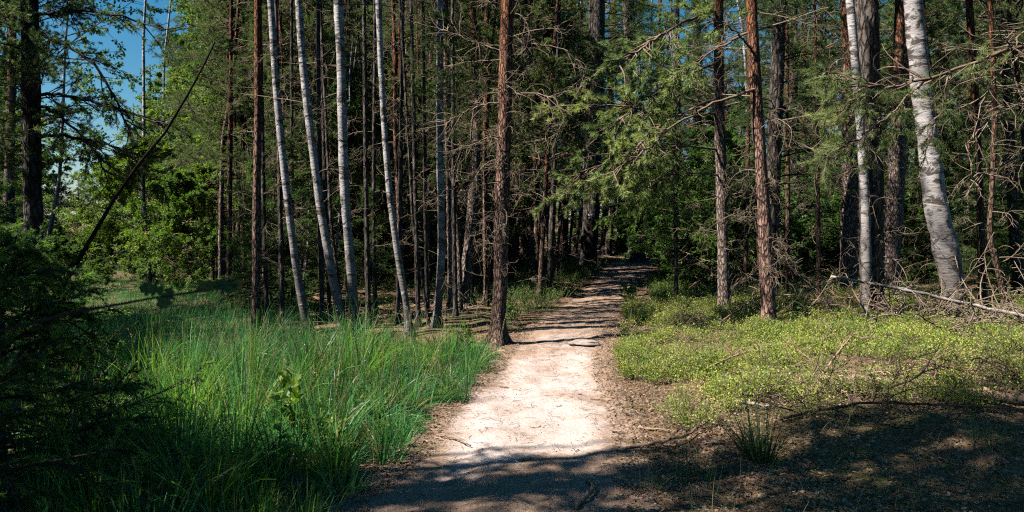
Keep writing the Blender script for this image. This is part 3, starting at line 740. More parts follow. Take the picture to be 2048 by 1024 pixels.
more = [
    ('pine_tree', [(511, 690), (512, 560), (513, 400), (516, 250), (516, 60), (515, 0)], [17, 16, 16, 15, 14, 13], 'pine_red', 'reddish pine standing just left of the leaning white birches', 10.6, 'pine tree', PC(0)),
    ('pine_tree', [(459, 675), (459, 560), (459, 400), (461, 250), (462, 100)], [12, 11, 10, 9, 7], 'thin', 'thin reddish pine at the edge of the clearing, left end of the stand', 12.5, 'pine tree', PC(1)),
    ('birch_tree', [(872, 670), (878, 590), (884, 500), (882, 400), (880, 300), (880, 0)], [16, 16, 15, 15, 14, 13], 'birch', 'straight dark-stained birch midway between the grey birch and the brown pine', 11.4, 'birch tree', BC(0)),
    ('pine_tree', [(902, 640), (903, 560), (900, 420), (897, 280), (893, 100), (890, 0)], [15, 15, 14, 14, 13, 12], 'pine', 'greyish pink pine close behind the straight dark-stained birch', 13.0, 'pine tree', PC(2)),
    ('pine_tree', [(930, 610), (934, 540), (942, 450), (950, 360), (955, 250), (950, 120), (945, 0)], [25, 24, 22, 19, 16, 15, 14], 'pine', 'mottled leaning pine left of the brown pine, orange higher up', 14.0, 'pine tree', PC(3)),
    ('pine_tree', [(975, 620), (972, 450), (972, 250), (975, 0)], [14, 13, 12, 12], 'pine_red', 'orange-stemmed pine half hidden just left of the brown trailside pine', 15.0, 'pine tree', PC(0)),
    ('pine_tree', [(1079, 610), (1083, 520), (1090, 400), (1098, 250), (1110, 90)], [11, 10, 10, 9, 8], 'thin', 'thin tan pole of a pine standing in the bilberries left of the trail', 15.0, 'pine tree', PC(1)),
    ('pine_tree', [(1098, 600), (1102, 500), (1108, 350), (1115, 100)], [12, 12, 11, 10], 'pine_dark', 'dark thin pine to the right of the tan pole by the trail', 16.5, 'pine tree', PC(2)),
    ('spruce_tree', [(1174, 548), (1180, 470), (1185, 400), (1190, 200), (1195, 0)], [38, 34, 33, 33, 32], 'pine_dark', 'big dark spruce carrying the painted trail marker beside the far bend', 23.5, 'spruce tree', None),
    ('pine_tree', [(1214, 526), (1222, 440), (1230, 380), (1238, 330), (1246, 250)], [15, 14, 13, 12, 11], 'pine', 'grey leaning pine right of the marker spruce where the trail bends', 30, 'pine tree', PC(3)),
    ('pine_tree', [(1206, 510), (1212, 400), (1216, 300), (1222, 180), (1228, 0)], [12, 12, 12, 12, 12], 'pine_red', 'tall orange pine lit against blue sky right of the marker spruce', 36, 'pine tree', PC(0)),
    ('pine_tree', [(1242, 522), (1246, 400), (1252, 250), (1256, 0)], [22, 20, 18, 16], 'pine_dark', 'dark stout pine behind the grey leaning pine at the bend', 31, 'pine tree', PC(1)),
    ('birch_tree', [(1294, 500), (1295, 440), (1296, 350), (1300, 200)], [7, 7, 6, 5], 'birch', 'distant thin white birch right of the end of the trail', 30, 'birch tree', BC(1)),
]
HEROXY = []
for i, (nm, pp, w, mt, lab, dd, cat, cr) in enumerate(more):
    ro, le, _ = hero(nm, pp, w, mt, lab, cat, d=dd, seed=50 + i, H=10.5 if dd < 20 else 15)
    if cr: add_crown(ro, le, *cr, (10.4 if nm == 'birch_tree' else 6.0) if dd < 20 else 9.0, .7 if dd < 20 else 1.2, i * 1.1)
    if dd < 20: add_dead(ro, le, 110 + i, .8, 6, 11, L=(.3, 1.1), r=.006, curl=2.0)
    if 11 < dd < 20: add_crown(ro, le, 'yp%d' % (i % 2), lambda: pine_crown(150 + i % 2, 6.0, 1.8, 50, 0, 6, 22, 11, .08, .008), 2.3 + .3 * (i % 3), .66, i)
    HEROXY.append(ro.location[:2])
    if 'marker' in lab and nm == 'spruce_tree':
        mark_root, mark_lean = ro, le
        add_crown(ro, le, 'sc_big', lambda: spruce_crown(300, 10, 2.6, 90), 6.0, 1.2, .3)

# --- the pine on the left with drooping limbs across the sky
lx, ly = P(62, 0, 13.0)[:2]
rl, ll, dl = hero('pine_tree', [(70, 640), (66, 450), (62, 250), (60, 100), (58, 0)], [36, 34, 33, 32, 31], 'pine_dark',
                  'dark pine at the left edge with drooping limbs against the blue sky', 'pine tree', d=13.0, seed=80, H=15)
add_crown(rl, ll, 'pc_left', lambda: pine_crown(131, 8.5, 2.9, 84, 0, 7, 24, 11, .09, .012, ('branch_dark', 'needle'), .5), 2.8, 1.22, 0)
for i, q in enumerate(([(62, 60), (120, 85), (180, 115), (235, 200), (262, 270), (276, 360)], [(60, 215), (90, 212), (150, 255), (195, 310), (217, 365)], [(62, 190), (120, 188), (200, 205), (300, 240), (330, 250)],
                       [(62, 30), (150, 20), (240, 30), (330, 60)], [(62, 275), (130, 270), (210, 285), (280, 320)])):
    bough(rl, [P(X, Y, 13.0 - .5 * j / 5) for j, (X, Y) in enumerate(q)], .034, 140 + i, (.1, .95), 20, (.3, .75), 40, .085, .008, ('branch_dark', 'needle'), .1, 10)
# the long dead stem leaning across
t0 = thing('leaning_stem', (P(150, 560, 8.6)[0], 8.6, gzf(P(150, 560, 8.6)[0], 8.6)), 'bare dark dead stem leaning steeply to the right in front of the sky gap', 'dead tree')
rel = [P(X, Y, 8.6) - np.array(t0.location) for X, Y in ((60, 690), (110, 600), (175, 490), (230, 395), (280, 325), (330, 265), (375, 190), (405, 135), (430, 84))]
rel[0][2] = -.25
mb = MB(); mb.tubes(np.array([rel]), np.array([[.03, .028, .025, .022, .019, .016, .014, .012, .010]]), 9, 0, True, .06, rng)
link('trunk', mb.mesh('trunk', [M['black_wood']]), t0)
le = [(p[2], p[0], p[1]) for p in rel]
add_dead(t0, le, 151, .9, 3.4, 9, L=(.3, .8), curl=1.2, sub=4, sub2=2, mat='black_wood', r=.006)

# --- off-frame pine reaching in from the right with a needled limb
xr, yr = 5.35, 6.3
ro = thing('pine_tree', (xr, yr, gzf(xr, yr)), 'pine outside the right edge whose needled limb hangs before the white birch', 'pine tree')
link('trunk', trunk_mesh([(0, 0, -.2), (.02, 0, 2), (.05, 0, 5), (0, 0, 10)], [.13, .12, .10, .04], 'pine', seed=81), ro)
o = link('crown', lib(*PC(2)), ro, (0, 0, 6.5)); o.scale = (.8,) * 3
B1 = [P(2190, 62, 6.3), P(2048, 92, 6.1), P(1950, 122, 6.0), P(1850, 160, 5.9), P(1760, 178, 5.85), P(1690, 172, 5.8)]
bough(ro, B1, .020, 160, (.22, 1), 16, (.15, .4), 60, .05, .003, ('branch', 'needle_lit'), .45, 16, 5)
for i, q in enumerate(([(1850, 160), (1800, 210), (1755, 250), (1720, 300)], [(1790, 170), (1740, 200), (1700, 215), (1665, 225)], [(1760, 235), (1720, 275), (1680, 300), (1655, 312)], [(1900, 140), (1890, 190), (1875, 240), (1850, 280)],
                       [(1740, 175), (1700, 155), (1660, 150), (1640, 160)])):
    bough(ro, [P(X, Y, 5.9 - .1 * i + .05 * j) for j, (X, Y) in enumerate(q)], .009, 161 + i, (.25, 1), 11, (.1, .26), 60, .05, .003, ('branch', 'needle_lit'), .15, 4, 4, 'twig')
for i, q in enumerate(([(2190, 40), (2048, 110), (2000, 150), (1960, 210)], [(2190, 200), (2060, 190), (1990, 230), (1930, 290)], [(2190, 20), (2050, 60), (2020, 100), (2000, 60)], [(2190, 260), (2070, 300), (2000, 330), (1940, 360)])):
    bough(ro, [P(X, Y, 6.3 - .1 * j) for j, (X, Y) in enumerate(q)], .011, 171 + i, (.2, 1), 10, (.15, .4), 1, .02, .002, ('twig', 'needle'), .1, 14, 3, 'dead_branch')

# ------------------------------------------------------------------ young spruces in the left foreground
def near_spruce(x, y, H, rad, seed, lab, nb=58, sub=15):
    r = thing('young_spruce', (x, y, gzf(x, y)), lab, 'spruce')
    link('trunk', trunk_mesh([(0, 0, -.15), (.01, 0, H * .5), (0, .01, H)], [.035, .022, .005], 'pine_dark', 8, seed=seed), r)
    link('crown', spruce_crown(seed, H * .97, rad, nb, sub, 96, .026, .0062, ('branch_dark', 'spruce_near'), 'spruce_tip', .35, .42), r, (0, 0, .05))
near_spruce(-2.55, 2.75, 2.5, 1.2, 400, 'young spruce with light green tips, nearest at the left edge', 50, 13)
near_spruce(-3.15, 4.5, 1.5, 1.15, 401, 'low young spruce spreading behind the nearest one beside the long grass', 50, 13)
near_spruce(-5.2, 6.5, 2.2, 1.3, 402, 'young spruce half hidden at the left edge in front of the dark pine', 54, 12)
near_spruce(-4.5, 3.5, 3.9, 1.5, 403, 'taller young spruce outside the left edge shading the long grass', 70, 13)

# oak twig hanging in from the left
def oak_leaf_poly(rg, base, D, N, L):
    Sd = unit(np.cross(N, D)); pts = []
    ts = np.array([0, .1, .22, .32, .44, .54, .66, .76, .88, 1.0]); ws = np.array([.02, .06, .22, .12, .34, .18, .38, .22, .24, .0])
    q = []
    for i in range(len(ts) - 1):
        for s in (1, -1):
            a = base + D * L * ts[i]; b = base + D * L * ts[i + 1]
            q.append([a, b, b + Sd * s * L * ws[i + 1] + N * L * .08 * ws[i + 1], a + Sd * s * L * ws[i] + N * L * .08 * ws[i]])
    return np.array(q)
rg = np.random.default_rng(7)
ok = thing('oak_sapling', (-1.75, 1.55, gzf(-1.75, 1.55)), 'dark oak sapling whose twig of lobed leaves hangs across the left foreground', 'oak')
lk = np.array(ok.location)
stem_pts = [np.array([-1.75, 1.55, lk[2] - .1]), np.array([-1.74, 1.55, .7]), np.array([-1.75, 1.56, 1.6]), np.array([-1.72, 1.56, 2.1])]
mb = MB(); mb.tubes(np.array([stem_pts]) - lk, np.array([[.016, .014, .01, .006]]), 8, 0); link('trunk', mb.mesh('trunk', [M['branch_dark']]), ok)
tw = [P(-200, 700, 1.55), P(0, 662, 1.58), P(150, 625, 1.6), P(300, 597, 1.62), P(430, 578, 1.64), P(470, 560, 1.65)]
tw[0] = np.array([-1.745, 1.55, tw[0][2]])
mb = MB(); mb.tubes(np.array([tw]) - lk, np.array([[.004, .0035, .003, .0026, .002, .0015]]), 6, 0)
link('twig', mb.mesh('twig', [M['branch_dark']]), ok)
mb = MB()
for (X, Y, n, spread) in ((478, 556, 3, 60), (430, 574, 2, 60), (395, 578, 2, 55), (350, 588, 2, 40)):
    for i in range(n):
        a = rg.uniform(0, 6.28); c = P(X, Y, 1.64) - lk
        D = unit(np.array([math.cos(a) + .25, rg.uniform(-.5, .5), math.sin(a) * .8 - .15])); N = unit(np.cross(D, rg.normal(size=3)) + np.array([0, -.4, .5]))
        N = unit(N - D * np.dot(N, D))
        mb.quads(oak_leaf_poly(rg, c + rg.normal(0, .012, 3), D, N, rg.uniform(.035, .058)), 0)
link('leaves', mb.mesh('leaves', [M['oak_leaf']]), ok)
# ------------------------------------------------------------------ the stand behind: shared shapes, one object per tree
rg = np.random.default_rng(21)
def thin_trunk(k, H, r, mat):
    g = np.random.default_rng(500 + k)
    n = 9; z = np.linspace(-.2, H, n); w = np.cumsum(g.normal(0, .07, (n, 2)), 0); w -= w[0]
    return trunk_mesh(np.column_stack([w, z]), r * np.linspace(1.05, .3, n), mat, 9, .04, k, 1.3, .14)
PT = [lib('pt%d' % k, lambda k=k: thin_trunk(k, 10, .055, ('thin', 'pine_red', 'thin', 'pine')[k])) for k in range(4)]
DT = [lib('dt%d' % k, lambda k=k: thin_trunk(10 + k, 15, .14, ('pine_dark', 'pine_red', 'pine')[k])) for k in range(3)]
BT = [lib('bt%d' % k, lambda k=k: thin_trunk(20 + k, 8, .042, 'birch')) for k in range(2)]
DB = [lib('db%d' % k, lambda k=k: dead_branches(600 + k, .7, 6.5, 20, L=(.3, 1.15), r=.0065, curl=2.2, sub=5, sub2=3)) for k in range(3)]
PCS = [lib(*PC(k)) for k in range(4)]
YP = [lib('yp%d' % k, lambda k=k: pine_crown(150 + k, 6.0, 1.8, 50, 0, 6, 22, 11, .08, .008)) for k in range(2)]
BCS = [lib(*BC(k)) for k in range(2)] + [lib('bc9', lambda: leaf_crown(209, 6.0, 1.8, 46, 12, 5, 8, .06, ('branch', 'dark_leaf'), .4))]
SC = [lib('sc%d' % k, lambda k=k: spruce_crown(310 + k, 9, 2.0, 84)) for k in range(2)] + [lib('scs', lambda: spruce_crown(313, 3.2, 1.15, 60, 14, 21, .035, .008))]
SAP = [lib('sap%d' % k, lambda k=k: leaf_crown(220 + k, (2.6, 3.4, 1.7)[k], (1.1, 1.4, .9)[k], 44, 12, 6, 11, .046, ('branch', ('bright_leaf', 'dark_leaf', 'dark_leaf')[k]), .3, (.0, .7), .9, .9, flat=.6)) for k in range(3)]

placed = [(-.2, 10), (1.6, 23.5), (3.6, 12.6), (3.4, 9.7), (6.6, 10.9), (5.7, 11.6), (7.4, 14.2), (6.7, 14.6)]
def free(x, y, dmin):
    return all((x - a) ** 2 + (y - b) ** 2 > dmin * dmin for a, b in placed)

SAPS = 1
CR = {'pine_crown': (6, 1.25), 'leaf_crown': (6, 1.15), 'spruce_crown': (8, 1.0)}
def place(name, cat, label, group, x, y, trunk, crown=None, cz=0.0, s=1.0, cs=1.0, dead=None, lean=.04, check=False):
    if check and crown:
        h_, r_ = CR.get(crown.name.split('.')[0], (6, 1.2))
        if crown == SC[2]: h_, r_ = 3, .7
        if 'SAPS' in globals() and crown in SAP: h_, r_ = 2.8, .8
        if blocks(x, y, cz * s + .3, (cz + h_ * cs) * s, r_ * cs * s): return None
    r = thing(name, (x, y, gzf(x, y)), label, cat, group, rg.uniform(0, 6.28))
    r.rotation_euler = (rg.normal(0, lean), rg.normal(0, lean), r.rotation_euler[2])
    r.scale = (s, s, s)
    if trunk: link('trunk', trunk, r)
    if crown:
        o = link('crown', crown, r, (0, 0, cz)); o.scale = cs if isinstance(cs, tuple) else (cs, cs, cs); o.rotation_euler = (0, 0, rg.uniform(0, 6.28))
    if dead:
        o = link('dead_branches', dead, r); o.rotation_euler = (0, 0, rg.uniform(0, 6.28))
    placed.append((x, y)); return r

def where_left(X):
    if X < 520: return 'between the clearing and the leaning birches', 'beside the clearing'
    if X < 740: return 'behind the leaning white birches', 'behind the birches'
    if X < 960: return 'between the grey birch and the brown trailside pine', 'left of the brown pine'
    return 'between the brown trailside pine and the marker spruce', 'right of the brown pine'
def where_right(X):
    if X < 1430: return 'right of the far bend of the trail', 'by the bend'
    if X < 1700: return 'behind the two scaly pines right of the trail', 'behind the scaly pines'
    return 'behind the stout white birch at the right', 'behind the stout birch'

def top_ok(X, y, ztop):
    if 100 < X < 280: return HOR + (CAMZ - ztop) / y * F > 320
    if 280 <= X < 345: return HOR + (CAMZ - ztop) / y * F > 215
    if 345 <= X < 420: return HOR + (CAMZ - ztop) / y * F > 90
    return True

n_ls = 0
for _ in range(4000):       # crowded young stand left of the trail
    if n_ls >= 165: break
    y = rg.uniform(11.8, 26); a, b = path_edges(y)
    x = rg.uniform(-13, a - .9)
    X = 1024 + x / y * F
    if X < 425 or not free(x, y, .45) or (1115 < X < 1235 and y < 23.3): continue
    w, g = where_left(X); k = rg.random() * 1.45 - .45
    if k < 0:
        s = rg.uniform(.7, 1.15)
        pl_ = place('pine_tree', 'pine tree', 'bare straight pine pole ' + w, 'bare poles ' + g, x, y, PT[rg.integers(4)], YP[rg.integers(2)], rg.uniform(4.6, 6.6), s, rg.uniform(.5, .7), DB[rg.integers(3)] if rg.random() < .4 else None, check=True)
        n_ls += pl_ is not None
        continue
    if k < .60:
        s = rg.uniform(.75, 1.25)
        pass
        pl_ = place('pine_tree', 'pine tree', 'thin dry-limbed pine ' + w, 'thin pines ' + g, x, y, PT[rg.integers(4)], YP[rg.integers(2)], rg.uniform(2.0, 4.6), s, rg.uniform(.6, .95), DB[rg.integers(3)], check=True)
    elif k < .8:
        s = rg.uniform(.8, 1.2)
        pl_ = place('birch_tree', 'birch tree', 'thin young birch ' + w, 'young birches ' + g, x, y, BT[rg.integers(2)], BCS[rg.integers(3)], rg.uniform(1.8, 3.6), s, rg.uniform(.7, 1.0), check=True)
    elif k < .9:
        if y < 17: continue
        pl_ = place('pine_tree', 'pine tree', 'stouter tall pine ' + w, 'stouter pines ' + g, x, y, DT[rg.integers(3)], PCS[rg.integers(4)], rg.uniform(6.5, 8.5), rg.uniform(.7, 1.0), rg.uniform(.8, 1.1), DB[rg.integers(3)], check=True)
    else:
        pl_ = place('spruce_tree', 'spruce tree', 'small dark spruce among the thin trunks ' + w, 'small spruces ' + g, x, y, None, SC[2], .05, rg.uniform(.6, 1.2), 1.0, check=True)
    n_ls += pl_ is not None
n_rs = 0
for _ in range(4000):       # darker wood right of the trail
    if n_rs >= 80: break
    y = rg.uniform(13.2, 30); a, b = path_edges(y)
    x = rg.uniform(b + 1.9, 20) if y < 27 else rg.uniform(6.0, 20)
    X = 1024 + x / y * F
    if X > 2250 or not free(x, y, .8): continue
    w, g = where_right(X); k = rg.random()
    if k < .30:
        s = rg.uniform(.75, 1.2)
        pl_ = place('pine_tree', 'pine tree', 'thin dry-limbed pine ' + w, 'thin pines ' + g, x, y, PT[rg.integers(4)], YP[rg.integers(2)], rg.uniform(2.8, 5.0), s, rg.uniform(.7, 1.05), DB[rg.integers(3)], check=True)
    elif k < .48:
        pl_ = place('spruce_tree', 'spruce tree', 'dark spruce with hanging boughs ' + w, 'spruces ' + g, x, y, DT[0], SC[rg.integers(2)], rg.uniform(.5, 2.5), rg.uniform(.8, 1.2), rg.uniform(.8, 1.1), check=True)
    elif k < .62:
        if y < 21: continue
        pl_ = place('pine_tree', 'pine tree', 'tall stout pine ' + w, 'stout pines ' + g, x, y, DT[rg.integers(3)], PCS[rg.integers(4)], rg.uniform(7, 9), rg.uniform(.8, 1.1), rg.uniform(.9, 1.2), DB[rg.integers(3)], check=True)
    elif k < .80:
        pl_ = place('spruce_tree', 'spruce tree', 'small dark spruce on the shaded floor ' + w, 'small spruces ' + g, x, y, None, SC[2], .05, rg.uniform(.6, 1.3), 1.0, check=True)
    else:
        pl_ = place('broadleaf_sapling', 'sapling', 'leafy broadleaf sapling in the shade ' + w, 'saplings ' + g, x, y, BT[rg.integers(2)] if rg.random() < .3 else None, SAP[rg.integers(1, 3)], .15, rg.uniform(.8, 1.5), 1.0, check=True)
    n_rs += pl_ is not None
# leafy growth right of the bend, a lit spruce bough over the trail and the sunny saplings by the clearing
for (X, d, k, s, lab) in ((1425, 17.5, 1, 1.15, 'leafy sapling on the right bank before the bend'), (1418, 16, 1, 1.1, 'tall leafy sapling behind the left scaly pine'), (1410, 23, 2, 1.5, 'low leafy bush right where the trail ends'),
                          (1410, 19, 1, 1.0, 'leafy sapling deep behind the slim scaly pine'), (1480, 17, 2, 1.6, 'leafy bush in the shade between the two scaly pines')):
    x = (X - 1024) / F * d
    place('broadleaf_sapling', 'sapling', lab, None, x, d, None, SAP[k], .1, s, 1.0)
for (X, d, k, s, lab) in ((300, 19, 0, 1.35, 'sunlit yellow-green sapling in the middle of the far clearing'), (365, 17.5, 0, 1.0, 'sunlit low sapling on the right of the clearing'), (235, 22, 0, 1.3, 'bright sapling at the back left of the clearing'),
                          (415, 20, 0, 1.2, 'sunlit sapling where the stand meets the clearing'), (330, 25, 0, 1.5, 'bright tall sapling at the back of the clearing')):
    place('broadleaf_sapling', 'sapling', lab, None, (X - 1024) / F * d, d, BT[0] if s > 1.3 else None, SAP[k], .35, s, 1.0)
for (X, d, s, cz, kind, lab) in ((272, 27, .85, .6, 'p', 'bushy young pine whose top stands against the sky gap'), (330, 26, 1.15, 1.0, 'b', 'leafy birch below the sky gap beyond the clearing'), (205, 30, .62, .2, 'b', 'pale leafy birch at the far left of the clearing'),
                                 (390, 24, 1.25, 1.6, 'b', 'leafy birch on the far right of the clearing'), (300, 32, 1.2, 1.0, 'p', 'bushy pine behind the leafy birch beyond the clearing'), (150, 26, .5, .2, 'p', 'bushy pine at the far left edge of the clearing'),
                                 (440, 22, 1.2, 1.6, 'p', 'green pine with full crown at the corner of the stand'), (420, 28, 1.4, 2.0, 'p', 'taller green pine behind the corner of the stand'), (100, 32, .7, .3, 'b', 'leafy birch behind the dark pine at the left')):
    t_, c_ = (PT[1], YP[0]) if kind == 'p' else (BT[0], BCS[0])
    place('pine_tree' if kind == 'p' else 'birch_tree', 'pine tree' if kind == 'p' else 'birch tree', lab, None, (X - 1024) / F * d, d, t_, c_, cz, s * .72, 1.15, None, .02)
place('spruce_tree', 'spruce tree', 'spruce whose lit pale green bough reaches over the end of the trail', None, 4.9, 21.5, DT[0], lib('sc_lit', lambda: spruce_crown(330, 8, 2.6, 90, 16, 14, .03, .006, ('branch', 'spruce_tip'))), 1.6, 1.0, 1.0)
n_far = 0
for _ in range(4000):       # the wood beyond
    if n_far >= 120: break
    y = rg.uniform(26, 62); X = rg.uniform(-150, 2200); x = (X - 1024) / F * y
    if not free(x, y, 1.5): continue
    if 1195 < X < 1290 and rg.random() < .8: continue
    k = rg.random()
    w = 'far off to the left beyond the clearing' if X < 450 else 'deep in the wood behind the birch stand' if X < 900 else 'deep in the wood beyond the bend of the trail' if X < 1450 else 'deep in the dark wood on the right'
    if 100 < X < 420:
        if y < 34: continue
        s = rg.uniform(.6, .85)
        if not top_ok(X, y, 8.5 * s): continue
        place('birch_tree', 'birch tree', 'small leafy tree ' + w, 'far trees ' + w, x, y, BT[0], BCS[rg.integers(3)], 1.0, s, 1.2)
    elif k < .45:
        place('pine_tree', 'pine tree', 'tall pine ' + w, 'far pines ' + w, x, y, DT[rg.integers(3)], PCS[rg.integers(4)], rg.uniform(3, 7), rg.uniform(.9, 1.3), rg.uniform(1.1, 1.5))
    elif k < .75:
        place('spruce_tree', 'spruce tree', 'dark spruce ' + w, 'far spruces ' + w, x, y, DT[0], SC[rg.integers(2)], rg.uniform(.5, 3), rg.uniform(1.0, 1.6), rg.uniform(.9, 1.2))
    else:
        place('birch_tree', 'birch tree', 'leafy birch ' + w, 'far birches ' + w, x, y, BT[rg.integers(2)], BCS[rg.integers(3)], rg.uniform(.6, 2), rg.uniform(1.2, 1.9), rg.uniform(.9, 1.2))
    n_far += 1

for (X, d, k, sc_) in ((70, 19, 2, .8), (130, 22, 2, .75), (175, 26, 2, .8), (225, 27, 2, .85), (285, 24, 2, .7), (320, 21, 2, .7), (120, 30, 2, .9), (255, 33, 2, 1.0), (200, 20, 2, .5), (30, 24, 2, .9)):
    place('broadleaf_sapling', 'sapling', 'low leafy bush at the back of the clearing on the left', 'low bushes of the clearing', (X - 1024) / F * d, d, None, SAP[k], .02, sc_, 1.0)
n_m = 0
for _ in range(3000):       # green mid-storey between the trunks of the stand
    if n_m >= 46: break
    y = rg.uniform(12.6, 23); X = rg.uniform(450, 1090); x = (X - 1024) / F * y
    a, b = path_edges(y)
    if x > a - 1.1 or not free(x, y, .4): continue
    w, g = where_left(X)
    if rg.random() < .6:
        pl_ = place('birch_tree', 'birch tree', 'leafy young tree green from low down ' + w, 'leafy young trees ' + g, x, y, BT[rg.integers(2)], BCS[rg.integers(3)], rg.uniform(.9, 2.6), rg.uniform(.6, .9), rg.uniform(.7, .95), check=True)
    else:
        pl_ = place('pine_tree', 'pine tree', 'young pine green from low down ' + w, 'green young pines ' + g, x, y, PT[rg.integers(4)], YP[rg.integers(2)], rg.uniform(1.2, 3.0), rg.uniform(.6, .85), rg.uniform(.75, 1.0), check=True)
    n_m += pl_ is not None
# undergrowth that closes the view between the trunks
n_u = 0
for _ in range(4000):
    if n_u >= 110: break
    y = 15 + 34 * rg.random(); X = rg.uniform(-100, 2150) if n_u > 26 else rg.uniform(-60, 450); y = y if n_u > 26 else rg.uniform(26, 42); x = (X - 1024) / F * y
    a, b = path_edges(y)
    if (a - 1.2 < x < b + 2.2 and y < 30) or not free(x, y, 1.0): continue
    if 90 < X < 270: continue
    if 120 < X < 440 and y < 26: continue
    w = 'beyond the clearing at the left' if X < 450 else 'behind the birch stand' if X < 930 else 'beyond the bend of the trail' if X < 1420 else 'behind the pines on the right'
    k = rg.random()
    if k < .45:
        place('broadleaf_sapling', 'sapling', 'leafy undergrowth bush ' + w, 'undergrowth bushes ' + w, x, y, None, SAP[rg.choice([0, 1, 1, 2])], .02, rg.uniform(1.1, 2.0), 1.0)
    else:
        place('spruce_tree', 'spruce tree', 'young spruce clothed to the ground ' + w, 'young spruces ' + w, x, y, None, SC[rg.choice([0, 1, 2])], .02, rg.uniform(.6, 1.0), 1.0)
    n_u += 1

for (x, y, sc_) in ((-6.3, 4.6, .38), (-7.7, 5.7, .55), (-5.9, 5.2, .3)):
    place('spruce_tree', 'spruce tree', 'young spruce outside the left edge of the picture shading the grass', 'young spruces outside the left edge', x, y, None, SC[0], .05, sc_, 1.0)
# pines standing outside the frame: they give the foreground its shade
off = [(-2.6, 2.5, 5.4, .38, .66), (-3.1, 3.3, 6.0, .38, .64), (-3.6, 3.5, 7.4, .34, .4), (-3.0, 3.45, 3.2, .36, .75), (-4.3, 1.95, 6.4, .36, .65), (-3.1, 2.7, 7.6, .42, .6), (-3.3, 3.3, 8.0, .42, .6), (-5.0, 2.1, 8.0, .5, .6, 1.2), (-5.3, 1.65, 8.0, .5, .6, 1.2), (-5.0, 2.95, 4.0, .40, .8), (-6.9, 2.4, 4.5, .42, .9), (-9.0, 1.8, 5.0, .45, 1.0), (-11.2, 1.1, 6.0, .5, 1.0), (-5.2, 3.25, 1.6, .30, .45), (-6.6, 2.85, 3.0, .36, .6), (-8.4, 2.3, 4.0, .36, .8),
       (-9.9, 10.4, 2.0, 1.1, 1.0), (-10.6, 12.6, 2.0, .95, .9), (-11.6, 8.6, 2.5, .9, .9), (-9.2, 9.2, 1.5, .7, .6),
       (-9.5, 6.3, 3.6, .8, .5, .75), (-9.7, 7.0, 3.6, .8, .5, .75), (-9.5, 7.9, 3.4, .8, .5, .75), (-8.6, 5.3, 2.6, .75, .6, .7), (-7.9, 4.4, 2.6, .65, .5, .62), (-9.5, 5.5, 4.0, .75, .55, .8), (-8.0, 4.6, 3.2, .5, .45, .62), (-7.2, 3.9, 2.2, .45, .4, .5), (-3.2, 1.0, 2.6, .45, .8), (-2.0, 1.2, 2.6, .3, .4), (-8.0, 8.4, 5.4, .5, .4, .85), (-12.0, 11.4, 3.0, 1.0, .9), (-13.2, 10.2, 3.0, 1.0, .9), (-10.5, 7.2, 4.0, .7, .62), (6.6, 1.8, 3.0, 1.4, 1.3), (8.2, 5.0, 2.5, 1.4, 1.3), (5.0, -1.2, 5.0, 1.5, 1.2), (2.4, -1.6, 6.5, 1.4, 1.0), (10.4, 6.8, 2.0, 1.4, 1.3), (-.4, -1.4, 7.0, 1.3, 1.0),
       (-2.4, -.3, 6.0, .7, .8), (-4.2, -.9, 4.6, .8, 1.0), (-6.4, -1.8, 4.5, .9, 1.0), (-1.0, -2.2, 6.0, .9, .9), (-3.4, -3.6, 5.0, 1.0, 1.0),
       (1.2, -3.2, 5, 1.0, 1.0), (4.0, -1.8, 5, 1.1, 1.1), (6.8, .6, 5, 1.0, 1.0), (-6.5, -5, 4, 1.1, 1.1), (-1.5, -6, 4, 1.1, 1.1), (3.5, -6, 4, 1.1, 1.1), (9.5, 3.5, 4, 1.1, 1.1), (-11, -3.5, 4, 1.1, 1.1), (10, -2, 4, 1.1, 1.1), (10.5, 8, 4, 1.1, 1.1), (-15.5, -1, 4, 1.1, 1.1), (-17, 6, 3, 1.0, 1.0), (13.5, 12, 3, 1.1, 1.1)]
SHADE = lib('shade', lambda: pine_crown(170, 7, 2.2, 60, 0, 6, 21, 11, .085, .011))
for i, (x, y, cz, cs, cv, *sh_) in enumerate(off):
    nb_ = nblocked(x, y, cz + .5, cz + 6 * cv, 1.7 * cs)
    if nb_: print('shade tree blocks', i, x, y, nb_)
    place('pine_tree', 'pine tree', 'shade-giving pine outside the picture ' + ('on the left of the trail' if x < 0 else 'on the right of the trail'), 'pines outside the picture ' + ('left' if x < 0 else 'right'), x, y, PT[i % 4] if i < 20 or sh_ else DT[i % 3], SHADE if i < 17 or cs > 1.2 or sh_ else PCS[i % 4], cz / (sh_ or [1])[0], (sh_ or [1.0])[0], tuple(q / (sh_ or [1])[0] for q in (cs, cs, cv)), None, .01)

# ------------------------------------------------------------------ ground plants
def noise2(x, y, sc, seed):
    g = np.random.default_rng(seed); z = 0
    for i in range(6):
        k = g.normal(size=2) * sc * (1 + .5 * i); z = z + np.sin(k[0] * x + k[1] * y + g.uniform(0, 6.28)) / (1 + .3 * i)
    return z / 2.2

def inpoly(X, Y, poly):
    c = np.zeros(X.shape, bool); n = len(poly)
    for i in range(n):
        x1, y1 = poly[i]; x2, y2 = poly[(i + 1) % n]
        c ^= ((y1 > Y) != (y2 > Y)) & (X < (x2 - x1) * (Y - y1) / (y2 - y1 + 1e-9) + x1)
    return c

